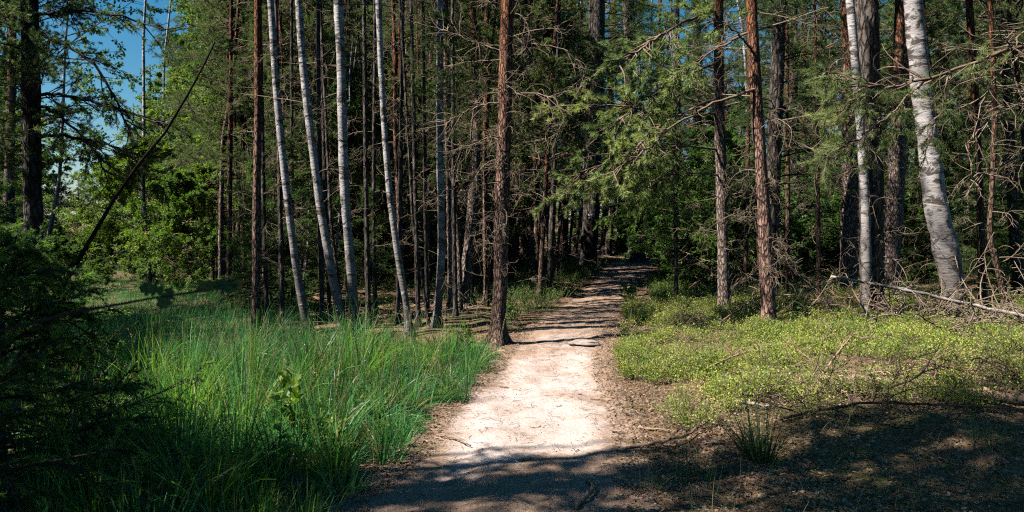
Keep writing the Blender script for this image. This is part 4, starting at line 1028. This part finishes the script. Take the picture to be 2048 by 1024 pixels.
def bilberry(name, label, x, y, h, nl, size, mat, seed):
    g = np.random.default_rng(seed); n = len(x); mb = MB()
    z = gz(x, y)
    S = np.stack([x, y, z - .01], 1)
    D = unit(np.stack([g.normal(0, .45, n), g.normal(0, .45, n), np.ones(n)], 1))
    C = curves(g, S, D, h, 3, -.1, .3, .15)
    mb.tubes(C, np.full((n, 4), .0016), 3, 1)
    t = g.uniform(.25, 1, (n, nl)); p, d = along(C, t)
    ld = side_dirs(g, d, .6, 1.5); ld[..., 2] += .1; ld = unit(ld)
    p = p.reshape(-1, 3) + ld.reshape(-1, 3) * g.uniform(0, .05, (n * nl, 1))
    leaves(mb, g, p, ld.reshape(-1, 3), size, 0, .62, .9)
    return tag(link(name, mb.mesh(name, [M[mat], M['twig']])), label, 'ground cover', None, 'stuff')

g = np.random.default_rng(31)
NC = 11500
cx_ = g.uniform(-.5, 9, NC); cy_ = 5.6 + (24 - 5.6) * g.random(NC) ** 1.7
ch_ = g.choice([.55, .8, 1.0, 1.35], NC)
N = NC * 18; x = np.repeat(cx_, 18) + g.normal(0, .075, N); y = np.repeat(cy_, 18) + g.normal(0, .075, N); ch_ = np.repeat(ch_, 18); lot = np.repeat(g.random(NC), 18)
X, Y = px(x, y, 0 * x)
a, b = path_edges(y)
ins = x - b
nz = noise2(x, y, 1.1, 1)
dens = np.clip(.55 + .6 * nz, .0, 1)
near_poly = [(1215, 690), (1240, 600), (1250, 560), (1330, 535), (1700, 560), (2300, 620), (2300, 700), (1900, 770), (1720, 740), (1560, 740), (1600, 770), (1540, 800), (1470, 850), (1420, 830), (1395, 780), (1300, 770), (1235, 760)]
strip = [(1480, 690), (1560, 690), (1750, 665), (1900, 690), (1900, 760), (1700, 750), (1500, 750)]
inn = inpoly(X, Y, near_poly); st = inpoly(X, Y, strip)
brown = inpoly(X, Y, [(1560, 760), (1760, 755), (2200, 790), (2200, 900), (1600, 850)])
p = np.where(inn, .25 + .75 * dens, .10 * (nz > .3)); p = np.where(st, 1.0, p); p = np.where(brown, .16 * (nz > -.1), p)
p = np.where(Y > 880, .02, p) * (ins > np.where(y > 14, .55, .06)) * (x < 9)
p = p * np.clip(.42 + .75 * noise2(x, y, 1.9, 8) + .3 * nz + (Y < 640) * .45 + st * .5, .03, 1)
keep = lot < p
x, y, ch_ = x[keep], y[keep], ch_[keep]; X, Y = px(x, y, 0 * x)
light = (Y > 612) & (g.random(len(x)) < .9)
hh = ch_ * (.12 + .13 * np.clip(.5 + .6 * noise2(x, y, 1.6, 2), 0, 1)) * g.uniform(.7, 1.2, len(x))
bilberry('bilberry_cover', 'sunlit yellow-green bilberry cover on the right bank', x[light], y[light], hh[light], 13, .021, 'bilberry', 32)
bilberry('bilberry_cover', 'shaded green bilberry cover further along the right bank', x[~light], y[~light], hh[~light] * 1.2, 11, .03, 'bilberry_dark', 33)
N = 26000
x = g.uniform(-9, 3, N); y = g.uniform(11.2, 27, N); a, b = path_edges(y); X, Y = px(x, y, 0 * x)
nz = noise2(x, y, .8, 3)
keep = (x < a - .15) & (g.random(N) < np.where(X > 990, .75, .35 * (nz > .25))) & (X > 560)
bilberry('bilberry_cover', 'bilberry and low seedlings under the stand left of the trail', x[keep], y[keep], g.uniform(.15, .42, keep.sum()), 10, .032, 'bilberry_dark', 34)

# grass
def blades(mb, g, x, y, L, w, lean_dir, lean, mats, k=5, bend=1.0):
    n = len(x); S = np.stack([x, y, gz(x, y) - .02], 1)
    D = unit(np.stack([lean_dir[:, 0] * lean, lean_dir[:, 1] * lean, np.ones(n)], 1))
    C = curves(g, S, D, L, k, bend * g.uniform(.2, 1.3, n), 0, .06)
    sd = unit(np.stack([-D[:, 1], D[:, 0], np.zeros(n)], 1) + g.normal(0, .5, (n, 3)))
    wd = np.linspace(1, .12, k + 1)[None, :, None] * (w / 2 * np.ones(n))[:, None, None]
    for m in np.unique(mats):
        s = mats == m
        mb.strips(C[s] - sd[s][:, None] * wd[s], C[s] + sd[s][:, None] * wd[s], int(m))

def tussock(mb, g, cx, cy, nb, L, rad=.10, w=.005, dry=.1, bend=1.0, bias=(0, 0), spread=.55, base=0):
    a = g.uniform(0, 6.28, nb); r = rad * np.sqrt(g.random(nb))
    dr = np.stack([np.cos(a) + bias[0], np.sin(a) + bias[1]], 1)
    blades(mb, g, cx + r * np.cos(a), cy + r * np.sin(a), L * g.uniform(.5, 1.1, nb), w * g.uniform(.6, 1.2, nb), dr, g.uniform(.03, spread, nb), np.where(g.random(nb) < dry, 1, base), bend=bend)

mb = MB(); g = np.random.default_rng(41); cnt = 0; tus = []
for _ in range(6000):
    if cnt >= 250: break
    y = g.uniform(3.3, 10.4); a, b = path_edges(y); x = g.uniform(-5.2, float(a) + .02)
    X, Y = px(np.array([x]), np.array([y]), np.array([0.])); X, Y = X[0], Y[0]
    if X < 60: continue
    edge = float(a) - x
    if y > np.interp(X, [200, 350, 700, 960], [5.6, 6.6, 8.2, 8.9]) + g.normal(0, .25): continue
    if X < 300 and g.random() < .5: continue
    pr = 1.0 if edge < 2.8 else .55
    if y > 9.2 and X > 960: continue
    if g.random() > pr: continue
    if any((x - q[0]) ** 2 + (y - q[1]) ** 2 < .19 ** 2 for q in tus): continue
    tus.append((x, y)); L = np.interp(edge, [.0, .3, .8, 2.5, 4.5], [.28, .42, .54, .60, .55]) * g.uniform(.75, 1.15)
    L *= g.choice([.55, .8, 1.0, 1.0, 1.25]); tussock(mb, g, x, y, int(g.integers(60, 110)), L, .10, .0135, g.choice([.02, .05, .2]), g.uniform(1.0, 2.2), (g.normal(0, .45), g.normal(0, .45)), g.uniform(.5, 1.0), int(g.choice([0, 0, 0, 2, 2, 3]))); cnt += 1
n = 4500
y = g.uniform(3.0, 9.6, n); a, b = path_edges(y); x = a - .02 - np.abs(g.normal(0, 1.6, n)); 
an = g.uniform(0, 6.28, n)
blades(mb, g, x, y, g.uniform(.08, .38, n) * np.clip((a - x) / .5, .3, 1), .0045 * np.ones(n), np.stack([np.cos(an), np.sin(an)], 1), g.uniform(.1, .8, n), (g.random(n) < .18).astype(int))
tag(link('long_grass', mb.mesh('long_grass', [M['grass'], M['grass_dry'], M['grass_fresh'], M['grass_dark']])), 'tall blue-green grass arching beside the left edge of the trail', 'grass', None, 'stuff')

mb = MB(); n = 240
tt = np.array(tus)[g.integers(0, len(tus), n)]; x = tt[:, 0] + g.normal(0, .2, n); y = tt[:, 1] + g.normal(0, .2, n)
kk = (y > 5.5); x, y = x[kk], y[kk]; n = len(x)
C = curves(g, np.stack([x, y, gz(x, y)], 1), np.stack([g.normal(0, .2, n), g.normal(0, .2, n), np.ones(n)], 1), g.uniform(.45, .72, n), 5, .3, .1, .06)
mb.tubes(C, np.full((n, 6), .0016), 3, 1)
t = g.uniform(.78, 1, (n, 10)); p, d = along(C, t); ld = side_dirs(g, d, .2, .8).reshape(-1, 3); p = p.reshape(-1, 3) + ld * g.uniform(0, .035, (len(ld), 1))
leaves(mb, g, p, ld, .014, 0, .5, .3)
tag(link('grass_seed_heads', mb.mesh('grass_seed_heads', [M['seed'], M['grass_dry']])), 'pale pinkish seed heads above the long grass', 'grass', None, 'stuff')

mb = MB(); n = 30000         # short shaded grass: the clearing and the wood's edge on the left
y = 7.0 + 20 * g.random(n) ** 1.4; X = g.uniform(0, 620, n); x = (X - 1024) / F * y
kk = (noise2(x, y, .7, 9) > -.8) | (y > 13); x, y = x[kk], y[kk]; n = len(x); an = g.uniform(0, 6.28, n)
blades(mb, g, x, y, g.uniform(.15, .5, n), .007 * np.ones(n), np.stack([np.cos(an), np.sin(an)], 1), g.uniform(.1, .8, n), (g.random(n) < .04).astype(int), 3)
n = 2600; y = g.uniform(3.2, 10, n); a, b = path_edges(y); x = b + .05 + np.abs(g.normal(0, 1.5, n)); an = g.uniform(0, 6.28, n)
kk = noise2(x, y, 1.3, 12) > -.1; x, y, an = x[kk], y[kk], an[kk]; n = len(x)
blades(mb, g, x, y, g.uniform(.06, .28, n), .004 * np.ones(n), np.stack([np.cos(an), np.sin(an)], 1), g.uniform(.1, 1.0, n), (g.random(n) < .45).astype(int), 4)
tag(link('short_grass', mb.mesh('short_grass', [M['grass'], M['grass_dry']])), 'sparse short grass of the clearing and the trail edges', 'grass', None, 'stuff')

def tuss_thing(X, Y, nb, L, bias, lab, w=.006, seed=0, mat='grass_dark', rad=.1, spread=.65):
    c = G(X, Y); gg = np.random.default_rng(seed); mb = MB()
    tussock(mb, gg, c[0], c[1], nb, L, rad, w, .06, .7, bias, spread)
    me = mb.mesh('grass_tussock', [M[mat], M['grass_dry']])
    z = gzf(c[0], c[1]); me.transform(__import__('mathutils').Matrix.Translation((-c[0], -c[1], -z)))
    tag(link('grass_tussock', me, None, (c[0], c[1], z)), lab, 'grass tussock')
tuss_thing(1520, 925, 220, .50, (-.25, .1), 'dark spiky tussock at the edge of the shade right of the trail', .008, 1)
tuss_thing(922, 806, 150, .52, (-.75, .1), 'dark green tussock leaning left over the trail edge', .006, 2, 'grass', .08, .9)
tuss_thing(936, 772, 130, .48, (.1, .1), 'upright tussock just behind the one leaning left at the trail edge', .006, 3, 'grass', .08)
tuss_thing(1392, 965, 60, .36, (-.2, .1), 'thin tussock in the shade left of the dark spiky one', .005, 4)
tuss_thing(1280, 735, 90, .42, (-.2, 0), 'tall wispy tussock at the right edge of the trail in the bilberries', .005, 5, 'grass', .12)
tuss_thing(1275, 645, 80, .55, (-.4, 0), 'wispy tussock further up the right edge of the trail', .006, 6, 'grass', .12)
tuss_thing(1410, 745, 70, .40, (.1, 0), 'wispy tussock among the bilberries below the reddish pine', .005, 7, 'grass', .14)
tuss_thing(1985, 940, 70, .32, (.1, 0), 'thin tussock in the shade at the lower right', .005, 8, 'grass_dark', .12)
tuss_thing(1290, 985, 60, .22, (0, 0), 'small yellowish tuft on the shaded trail edge', .004, 9, 'grass_dry', .1)

def weed(X, Y, d, h, n, size, mat, lab, seed):
    gg = np.random.default_rng(seed); x = (X - 1024) / F * d
    r = thing('leafy_weed', (x, d, gzf(x, d)), lab, 'plant')
    S = np.zeros((n, 3)); S[:, :2] = gg.normal(0, .03, (n, 2))
    C = curves(gg, S, np.stack([gg.normal(0, .35, n), gg.normal(0, .35, n), np.ones(n)], 1), h * gg.uniform(.6, 1.1, n), 5, .1, .2, .1)
    mb = MB(); mb.tubes(C, np.full((n, 6), .0025), 4, 0); link('stem', mb.mesh('stem', [M['grass']]), r)
    mb = MB(); t = gg.uniform(.3, 1, (n, 10)); p, dd = along(C, t); ld = side_dirs(gg, dd, .7, 1.4, .3).reshape(-1, 3)
    leaves(mb, gg, p.reshape(-1, 3), ld, size, 0, .6, .9); link('leaves', mb.mesh('leaves', [M[mat]]), r)
weed(590, 905, 5.1, .48, 5, .10, 'bright_leaf', 'yellow-green leafy weed in the long grass near the bottom of the picture', 1)
weed(655, 925, 4.9, .34, 5, .08, 'bright_leaf', 'small yellow-green weed at the foot of the long grass by the trail', 2)
weed(730, 870, 5.5, .30, 6, .06, 'dark_leaf', 'low dark leafy weed where grass meets the pale sand', 3)
weed(560, 985, 4.4, .3, 5, .07, 'bright_leaf', 'low weed in the dark grass at the bottom edge', 4)
weed(925, 715, 9.0, .5, 5, .08, 'bright_leaf', 'bright leafy weed at the grass tip left of the brown pine', 5)
weed(1268, 605, 14.6, .62, 5, .17, 'dark_leaf', 'broad-leaved seedling standing at the right edge of the trail', 6)
weed(1590, 640, 11.6, .5, 5, .12, 'dark_leaf', 'leafy seedling between the reddish pine and the thick dark pine', 7)
weed(1025, 625, 11.5, .55, 9, .07, 'dark_leaf', 'scrubby bush right beside the brown pine', 8)

# litter
def litter(name, lab, x, y, size, mat, seed):
    g = np.random.default_rng(seed); n = len(x); mb = MB()
    z = np.maximum(gz(x, y), np.where(inside_path(x, y) > .02, base_relief(x, y) + micro(x, y) * .45 + .004, -9)) + .004 + g.uniform(0, .012, n)
    a = g.uniform(0, 6.28, n); D = unit(np.stack([np.cos(a), np.sin(a), g.normal(0, .25, n)], 1))
    leaves(mb, g, np.stack([x, y, z], 1), D, size, 0, .55, 1.2)
    na = n // 3; aa = g.uniform(0, 6.28, na)
    S = np.stack([x[:na] + .03, y[:na] + .02, z[:na]], 1)
    C = curves(g, S, np.stack([np.cos(aa), np.sin(aa), g.normal(0, .05, na)], 1), g.uniform(.03, .14, na), 3, 0, .4, .15)
    mb.tubes(C, np.full((na, 4), .0016), 3, 1)
    tag(link(name, mb.mesh(name, [M[mat], M['twig']])), lab, 'leaf litter', None, 'stuff')
n = 22000; y = 3.0 + 9 * g.random(n) ** 1.3; a, b = path_edges(y)
right = g.random(n) < .72
x = np.where(right, b - .25 + np.abs(g.normal(0, 1.6, n)), a + .25 - np.abs(g.normal(0, .5, n)))
litter('leaf_litter', 'dead leaves and bits of twig along both edges of the trail', x, y, .030, 'litter', 51)
n = 9000; x = g.uniform(.9, 5.2, n); y = g.uniform(3.5, 7.0, n)
litter('leaf_litter', 'dead leaves on the shaded ground at the lower right', x, y, .034, 'litter', 53)
n = 2200; y = g.uniform(3, 13, n); a, b = path_edges(y); x = a + (b - a) * g.random(n)
litter('leaf_litter', 'scattered crumbs of leaf and twig on the sand of the trail', x, y, .018, 'litter', 52)

# ------------------------------------------------------------------ fallen wood
def stick(name, pts, r, mat, lab, cat, cut=False, sides=8, twigs=0, seed=0, taper=.6, twl=(.1, .4)):
    g = np.random.default_rng(700 + seed); p = np.array(pts, float)
    s = np.linspace(0, 1, len(p)); q = np.linspace(0, 1, max(8, len(p) * 4))
    C = np.stack([np.interp(q, s, p[:, i]) for i in range(3)], 1)
    for _ in range(2): C[1:-1] = (C[:-2] + 2 * C[1:-1] + C[2:]) / 4
    C[1:-1] += g.normal(0, r * .35, (len(q) - 2, 3))
    c0 = C[0].copy(); C = C - c0
    mb = MB(); mb.tubes(C[None], (r * np.linspace(1, taper, len(q)))[None], sides, 0, True, .07, g, cap=1)
    o = tag(link(name, mb.mesh(name, [M[mat], M['cut' if cut else mat]]), None, c0), lab, cat)
    if twigs:
        t = g.uniform(.15, 1, (1, twigs)); S, D = along(C[None], t); d = side_dirs(g, D[0], .5, 1.1); d[:, 2] += .15
        C2 = curves(g, S[0], d, g.uniform(*twl, twigs), 7, .4, 1.4, .15); m2 = MB(); m2.tubes(C2, np.linspace(r * .4, r * .12, 8)[None] * np.ones((twigs, 1)), 4, 0)
        t = g.uniform(.2, 1, (twigs, 4)); P3, D3 = along(C2, t); C3 = curves(g, P3.reshape(-1, 3), side_dirs(g, D3, .4, 1.1).reshape(-1, 3), g.uniform(.05, .2, twigs * 4), 5, .2, 1.5, .2)
        m2.tubes(C3, np.linspace(r * .22, r * .1, 6)[None] * np.ones((len(C3), 1)), 3, 0)
        link('twigs', m2.mesh('twigs', [M[mat]]), o)
    return o
def gp(X, Y, h=.0):
    c = G(X, Y); return np.array([c[0], c[1], max(gzf(c[0], c[1]), float(base_relief(c[0], c[1]))) + h])
stick('fallen_pole', [P(1662, 553, 10.2), P(1800, 578, 10.1), P(1912, 602, 9.9), P(2040, 630, 9.6), P(2200, 668, 9.3)], .018, 'pale', 'long pale barkless pole propped slantwise in front of the stout white birch', 'fallen pole', True, 10, 8, 1, 1.5, (.2, .6))
stick('fallen_log', [P(1722, 630, 10.4), P(1800, 641, 10.3), P(1875, 655, 10.2), P(1930, 668, 10.1)], .034, 'pale', 'short pale log with a cut end lying low left of the stout birch', 'log', True, 10, 3, 2, .7)
stick('fallen_log', [gp(1750, 682, .03), gp(1820, 672, .03), gp(1895, 664, .04)], .032, 'pale', 'pinkish grey log on the ground at the top of the bilberry strip', 'log', False, 10, 0, 3)
stick('fallen_log', [gp(1600, 797, .03), gp(1700, 806, .03), gp(1800, 822, .03), gp(1930, 842, .03), gp(2120, 868, .03)], .036, 'tan', 'long tan log lying across the sunny brush at the lower right', 'log', False, 10, 6, 4, 1.2, (.15, .5))
stick('stick', [gp(1468, 838, .06), gp(1500, 842, .05), gp(1540, 847, .03)], .017, 'pale', 'short pale stick just above the dark spiky tussock', 'stick', True, 8, 0, 5)
stick('stick', [gp(1240, 905, .0), gp(1310, 896, .02), gp(1375, 888, .04), gp(1418, 871, .06)], .013, 'branch', 'crooked brown stick lying along the shade edge right of the trail', 'stick', False, 8, 2, 6)
stick('root', [gp(1150, 1030, .0), gp(1172, 1010, .025), gp(1186, 996, .035), gp(1184, 984, .03), gp(1172, 976, .005)], .014, 'branch', 'dark curved root poking out of the trail at the bottom', 'root', False, 8, 0, 7)
stick('stick', [gp(873, 880, .01), gp(905, 887, .014), gp(942, 903, .01)], .008, 'branch', 'thin dark twig alone on the brightest sand', 'twig', False, 6, 0, 8)
stick('stick', [gp(1276, 861, .01), gp(1305, 864, .012), gp(1340, 866, .012)], .010, 'tan', 'light stick at the sandy right edge of the trail', 'stick', False, 6, 0, 9)
stick('stick', [P(1880, 790, 6.7), P(1895, 812, 6.6), P(1915, 835, 6.5)], .013, 'pale', 'short pale stick standing aslant in the leaves at the right', 'stick', False, 7, 0, 10)
stick('fallen_branch', [gp(1262, 686, .05), gp(1330, 682, .10), gp(1400, 674, .12), gp(1450, 664, .10)], .013, 'branch_dark', 'dark thin branch lying over the bilberries from the trail edge', 'fallen branch', False, 7, 5, 11)
stick('fallen_branch', [gp(1440, 690, .12), gp(1520, 650, .35), P(1600, 590, 11.2), P(1668, 556, 11.0)], .014, 'branch', 'thin brown branch slanting up from the reddish pine to the pale pole', 'fallen branch', False, 7, 6, 12)
stick('fallen_branch', [P(1375, 580, 16), P(1405, 556, 16), P(1436, 530, 16)], .022, 'tan', 'tan broken branch slanting up left of the slim scaly pine', 'fallen branch', False, 7, 2, 13)
stick('fallen_branch', [gp(1450, 632, .25), P(1480, 612, 12.6), P(1505, 605, 12.7), gp(1540, 625, .2)], .03, 'tan', 'thick tan broken limb lying at the foot of the slim scaly pine', 'fallen branch', True, 8, 8, 14, .6, (.2, .5))
stick('fallen_branch', [gp(1530, 672, .12), gp(1600, 660, .14), gp(1690, 668, .12)], .012, 'branch', 'grey branch lying right of the foot of the reddish pine', 'fallen branch', False, 7, 7, 15, .6, (.2, .5))
stick('fallen_branch', [gp(1410, 770, .08), gp(1500, 758, .12), gp(1580, 765, .06)], .011, 'tan', 'reddish dry branch lying across the bilberries below the reddish pine', 'fallen branch', False, 7, 9, 16, .5, (.2, .5))
stick('fallen_branch', [gp(1640, 800, .05), gp(1690, 775, .16), gp(1712, 758, .26)], .012, 'tan', 'reddish dry branch rising from the end of the tan log', 'fallen branch', False, 7, 8, 17, .5, (.2, .5))
stick('fallen_branch', [gp(1560, 870, .03), gp(1720, 875, .12), gp(1880, 880, .08), gp(2120, 885, .05)], .011, 'branch_dark', 'long dark branch lying along the shade below the tan log', 'fallen branch', False, 7, 16, 18, .5, (.25, .7))
stick('fallen_branch', [gp(1745, 830, .05), gp(1780, 860, .16), gp(1840, 860, .24), gp(1880, 810, .3)], .009, 'branch_dark', 'dark curving branch arching over the tan log', 'fallen branch', False, 7, 9, 19, .5, (.2, .5))
stick('fallen_branch', [P(1880, 672, 9.9), P(1960, 640, 9.7), P(2060, 642, 9.5), P(2160, 655, 9.4)], .014, 'branch', 'pale bent branch lying right of the foot of the stout birch', 'fallen branch', False, 7, 9, 20, .5, (.3, .8))
stick('fallen_branch', [gp(1180, 800, .008), gp(1205, 803, .01)], .008, 'branch', 'tiny bark strip on the sand near the right edge of the trail', 'twig', False, 6, 0, 21)
for i, (X, Y, ln) in enumerate(((1060, 862, 22), (1110, 815, 16), (1000, 775, 18), (1205, 935, 20), (1150, 790, 14), (1225, 870, 24), (1045, 930, 18))):
    stick('twig', [gp(X, Y, .006), gp(X + ln * .5, Y + 1.5, .009), gp(X + ln, Y + (i % 3 - 1) * 3, .006)], .0055, ('branch', 'tan', 'branch_dark')[i % 3], 'small bit of twig lying loose on the sand of the trail', 'twig', False, 5, 0, 30 + i)['group'] = 'loose twigs on the trail'

def brush(X, Y, d, n, L, lab, seed, mat='twig', r=.008, spread=.5, flat=.5):
    x = (X - 1024) / F * d
    rr = thing('brush_pile', (x, d, gzf(x, d)), lab, 'brush pile')
    g = np.random.default_rng(seed); mb = MB()
    S = np.stack([g.normal(0, spread, n), g.normal(0, spread * .6, n), g.uniform(.0, .12, n)], 1)
    a = g.uniform(0, 6.28, n); D = np.stack([np.cos(a), np.sin(a) * .6, g.uniform(.05, 1.0, n) * flat], 1)
    C = curves(g, S, D, g.uniform(*L, n), 9, g.uniform(.3, 1.4, n), g.uniform(.2, 1.8, n), .2)
    C[..., 2] = np.maximum(C[..., 2], .01)
    mb.tubes(C, np.linspace(1, .35, 10)[None] * (r * g.uniform(.5, 1.1, n))[:, None], 4, 0)
    t = g.uniform(.2, 1, (n, 6)); Pp, Dd = along(C, t); C2 = curves(g, Pp.reshape(-1, 3), side_dirs(g, Dd, .4, 1.2).reshape(-1, 3), g.uniform(.1, .45, n * 6), 6, .4, 2.0, .2)
    C2[..., 2] = np.maximum(C2[..., 2], .008)
    mb.tubes(C2, np.linspace(1, .4, 7)[None] * np.full((n * 6, 1), r * .42), 3, 0)
    link('dead_twigs', mb.mesh('brush', [M[mat]]), rr)
brush(1840, 620, 10.4, 70, (.5, 1.6), 'tangle of pale dead branches between the thick dark pine and the stout birch', 1, 'twig', .015, .6, .9)
brush(2010, 640, 9.9, 64, (.5, 1.6), 'tangle of dead branches right of the stout birch', 2, 'twig', .015, .6, .8)
brush(1660, 590, 12.0, 50, (.5, 1.3), 'brown brush heap left of the thick dark pine', 3, 'tan', .009, .45, .9)
brush(1480, 665, 10.6, 40, (.4, 1.1), 'grey dead twigs heaped between the two scaly pines', 4, 'twig', .008, .5, .4)
brush(1340, 690, 9.9, 16, (.3, .8), 'pale dry twigs lying over the bilberries beside the trail', 5, 'twig', .006, .5, .35)
brush(1660, 800, 6.7, 44, (.3, .8), 'reddish dry brush in front of the bright bilberry strip', 6, 'tan', .006, .35, .4)
brush(1780, 830, 6.2, 34, (.3, .8), 'dry brush lying over the tan log', 7, 'twig', .006, .35, .4)
brush(1930, 815, 6.5, 34, (.3, .8), 'dark twiggy brush near the right edge above the tan log', 8, 'branch_dark', .006, .35, .5)
brush(1640, 870, 5.7, 16, (.3, .7), 'dark brush beside the spiky tussock in the shade', 9, 'branch_dark', .006, .3, .4)
brush(700, 650, 12.2, 18, (.5, 1.1), 'dead twigs on the ground behind the leaning birches', 10, 'twig', .008, .8, .4)
brush(860, 640, 12.5, 18, (.5, 1.1), 'pale dead twigs between the grey birch and the brown pine', 11, 'twig', .008, .7, .5)

# half-buried pale stone across the trail
c = G(1168, 692)
st_ = bpy.data.meshes.new('stone')
import bmesh
bm = bmesh.new(); bmesh.ops.create_icosphere(bm, subdivisions=4, radius=1.0)
gs = np.random.default_rng(3); ks = [(gs.normal(size=3) * s, gs.uniform(0, 6.28), a) for s, a in ((1.6, .12), (3, .07), (6, .035), (12, .02))]
for v in bm.verts:
    k = 1 + sum(a * math.sin(float(np.dot(kk, v.co)) + p) for kk, p, a in ks)
    v.co = (v.co.x * .19 * k, v.co.y * .11 * k, v.co.z * .05 * k)
for f in bm.faces: f.smooth = True
bm.to_mesh(st_); bm.free()
st_.materials.append(mat_wood('pale_stone', (.26, .20, .17), (.38, .31, .27), (.48, .41, .37), 9))
tag(link('stone', st_, None, (c[0], c[1], float(base_relief(c[0], c[1])) + .018)), 'flat pale stone half buried where sun and shade meet on the trail', 'stone')

# painted trail marker on the big spruce: white, blue, white bars on the bark
mr = np.array(mark_root.location); mz = float(P(0, 433, 23.5)[2] - mr[2])
ax_, ay_ = at_z(mark_lean, mz); rad_m = 33 / 2 / F * 23.5 * 1.03
mk = thing('trail_marker', (mr[0] + ax_, mr[1] + ay_, mr[2] + mz), 'small white and blue painted trail marker on the big dark spruce', 'trail marker')
def paint(name, mat):
    t = NT(name); n = t.noise(t.coord('Object', (1, 1, 1)), 26, 4, .7)
    col = t.ramp(n, [(.34, (.10, .085, .07)), (.42, mat)])
    return t.finish(t.pbsdf(col, .7, .2))
mw = paint('white_paint', (.86, .88, .88)); mbl = paint('blue_paint', (.015, .03, .09))
for z0, z1, m_ in ((.028, .078, mw), (-.022, .026, mbl), (-.075, -.024, mw)):
    q = []; a0 = -math.pi / 2 - .08 - .42; a1 = -math.pi / 2 - .08 + .42
    for i in range(10):
        t0_, t1_ = a0 + (a1 - a0) * i / 10, a0 + (a1 - a0) * (i + 1) / 10
        q.append([(rad_m * math.cos(t0_), rad_m * math.sin(t0_), z0), (rad_m * math.cos(t1_), rad_m * math.sin(t1_), z0), (rad_m * math.cos(t1_), rad_m * math.sin(t1_), z1), (rad_m * math.cos(t0_), rad_m * math.sin(t0_), z1)])
    q = np.array(q); mb = MB(); mb.quads(q, 0); inner = q * np.array([.985, .985, 1]); mb.quads(inner[:, ::-1], 0)
    mb.quads(np.stack([q[:, 3], q[:, 2], inner[:, 2], inner[:, 3]], 1), 0); mb.quads(np.stack([q[:, 1], q[:, 0], inner[:, 0], inner[:, 1]], 1), 0)
    link('painted_bar', mb.mesh('painted_bar', [m_]), mk)

# ------------------------------------------------------------------ light, sky, camera
w = bpy.data.worlds.new("World"); scene.world = w; w.use_nodes = True
nt = w.node_tree; bg = nt.nodes['Background']
sky = nt.nodes.new('ShaderNodeTexSky'); sky.sky_type = 'NISHITA'; sky.sun_disc = False
sky.sun_elevation = SUN_EL; sky.sun_rotation = SUN_AZ; sky.ozone_density = 3.0; sky.air_density = 1.0; sky.dust_density = .3
hs = nt.nodes.new('ShaderNodeHueSaturation'); hs.inputs['Saturation'].default_value = 1.4; hs.inputs['Hue'].default_value = .485; nt.links.new(sky.outputs[0], hs.inputs['Color']); nt.links.new(hs.outputs[0], bg.inputs[0]); bg.inputs[1].default_value = .05
sl = bpy.data.lights.new('sun', 'SUN'); sl.energy = 5.0; sl.angle = R(.53); sl.color = (1, .95, .87)
so = bpy.data.objects.new('sun', sl); COL.objects.link(so)
from mathutils import Vector
so.rotation_euler = Vector(SUN).to_track_quat('Z', 'Y').to_euler(); so.location = (-20, -10, 30)

cam = bpy.data.cameras.new('camera'); co = bpy.data.objects.new('camera', cam); COL.objects.link(co)
co.location = (0, 0, CAMZ); co.rotation_euler = (R(90), 0, 0)
cam.sensor_width = 36; cam.lens = 36 * F / 2048; cam.shift_y = -(512 - HOR) / 2048
cam.clip_start = .05; cam.clip_end = 600
cam.dof.use_dof = True; cam.dof.focus_distance = 9.5; cam.dof.aperture_fstop = 5
scene.camera = co
scene.view_settings.view_transform = 'Standard'; scene.view_settings.look = 'None'; scene.view_settings.exposure = 1.08; scene.view_settings.gamma = 1
cy = scene.cycles
cy.max_bounces = 5; cy.diffuse_bounces = 0; cy.glossy_bounces = 1; cy.transmission_bounces = 2; cy.transparent_max_bounces = 4
cy.use_denoising = False; cy.use_adaptive_sampling = True; cy.adaptive_threshold = .02; cy.pixel_filter_type = 'BLACKMAN_HARRIS'; cy.filter_width = 1.2; cy.caustics_reflective = False; cy.caustics_refractive = False
cy.sample_clamp_indirect = 3.0
print('LS', n_ls, 'RS', n_rs, 'far', n_far, 'u', n_u)
print('faces', sum(len(m.polygons) for m in bpy.data.meshes), 'objects', len(bpy.data.objects))
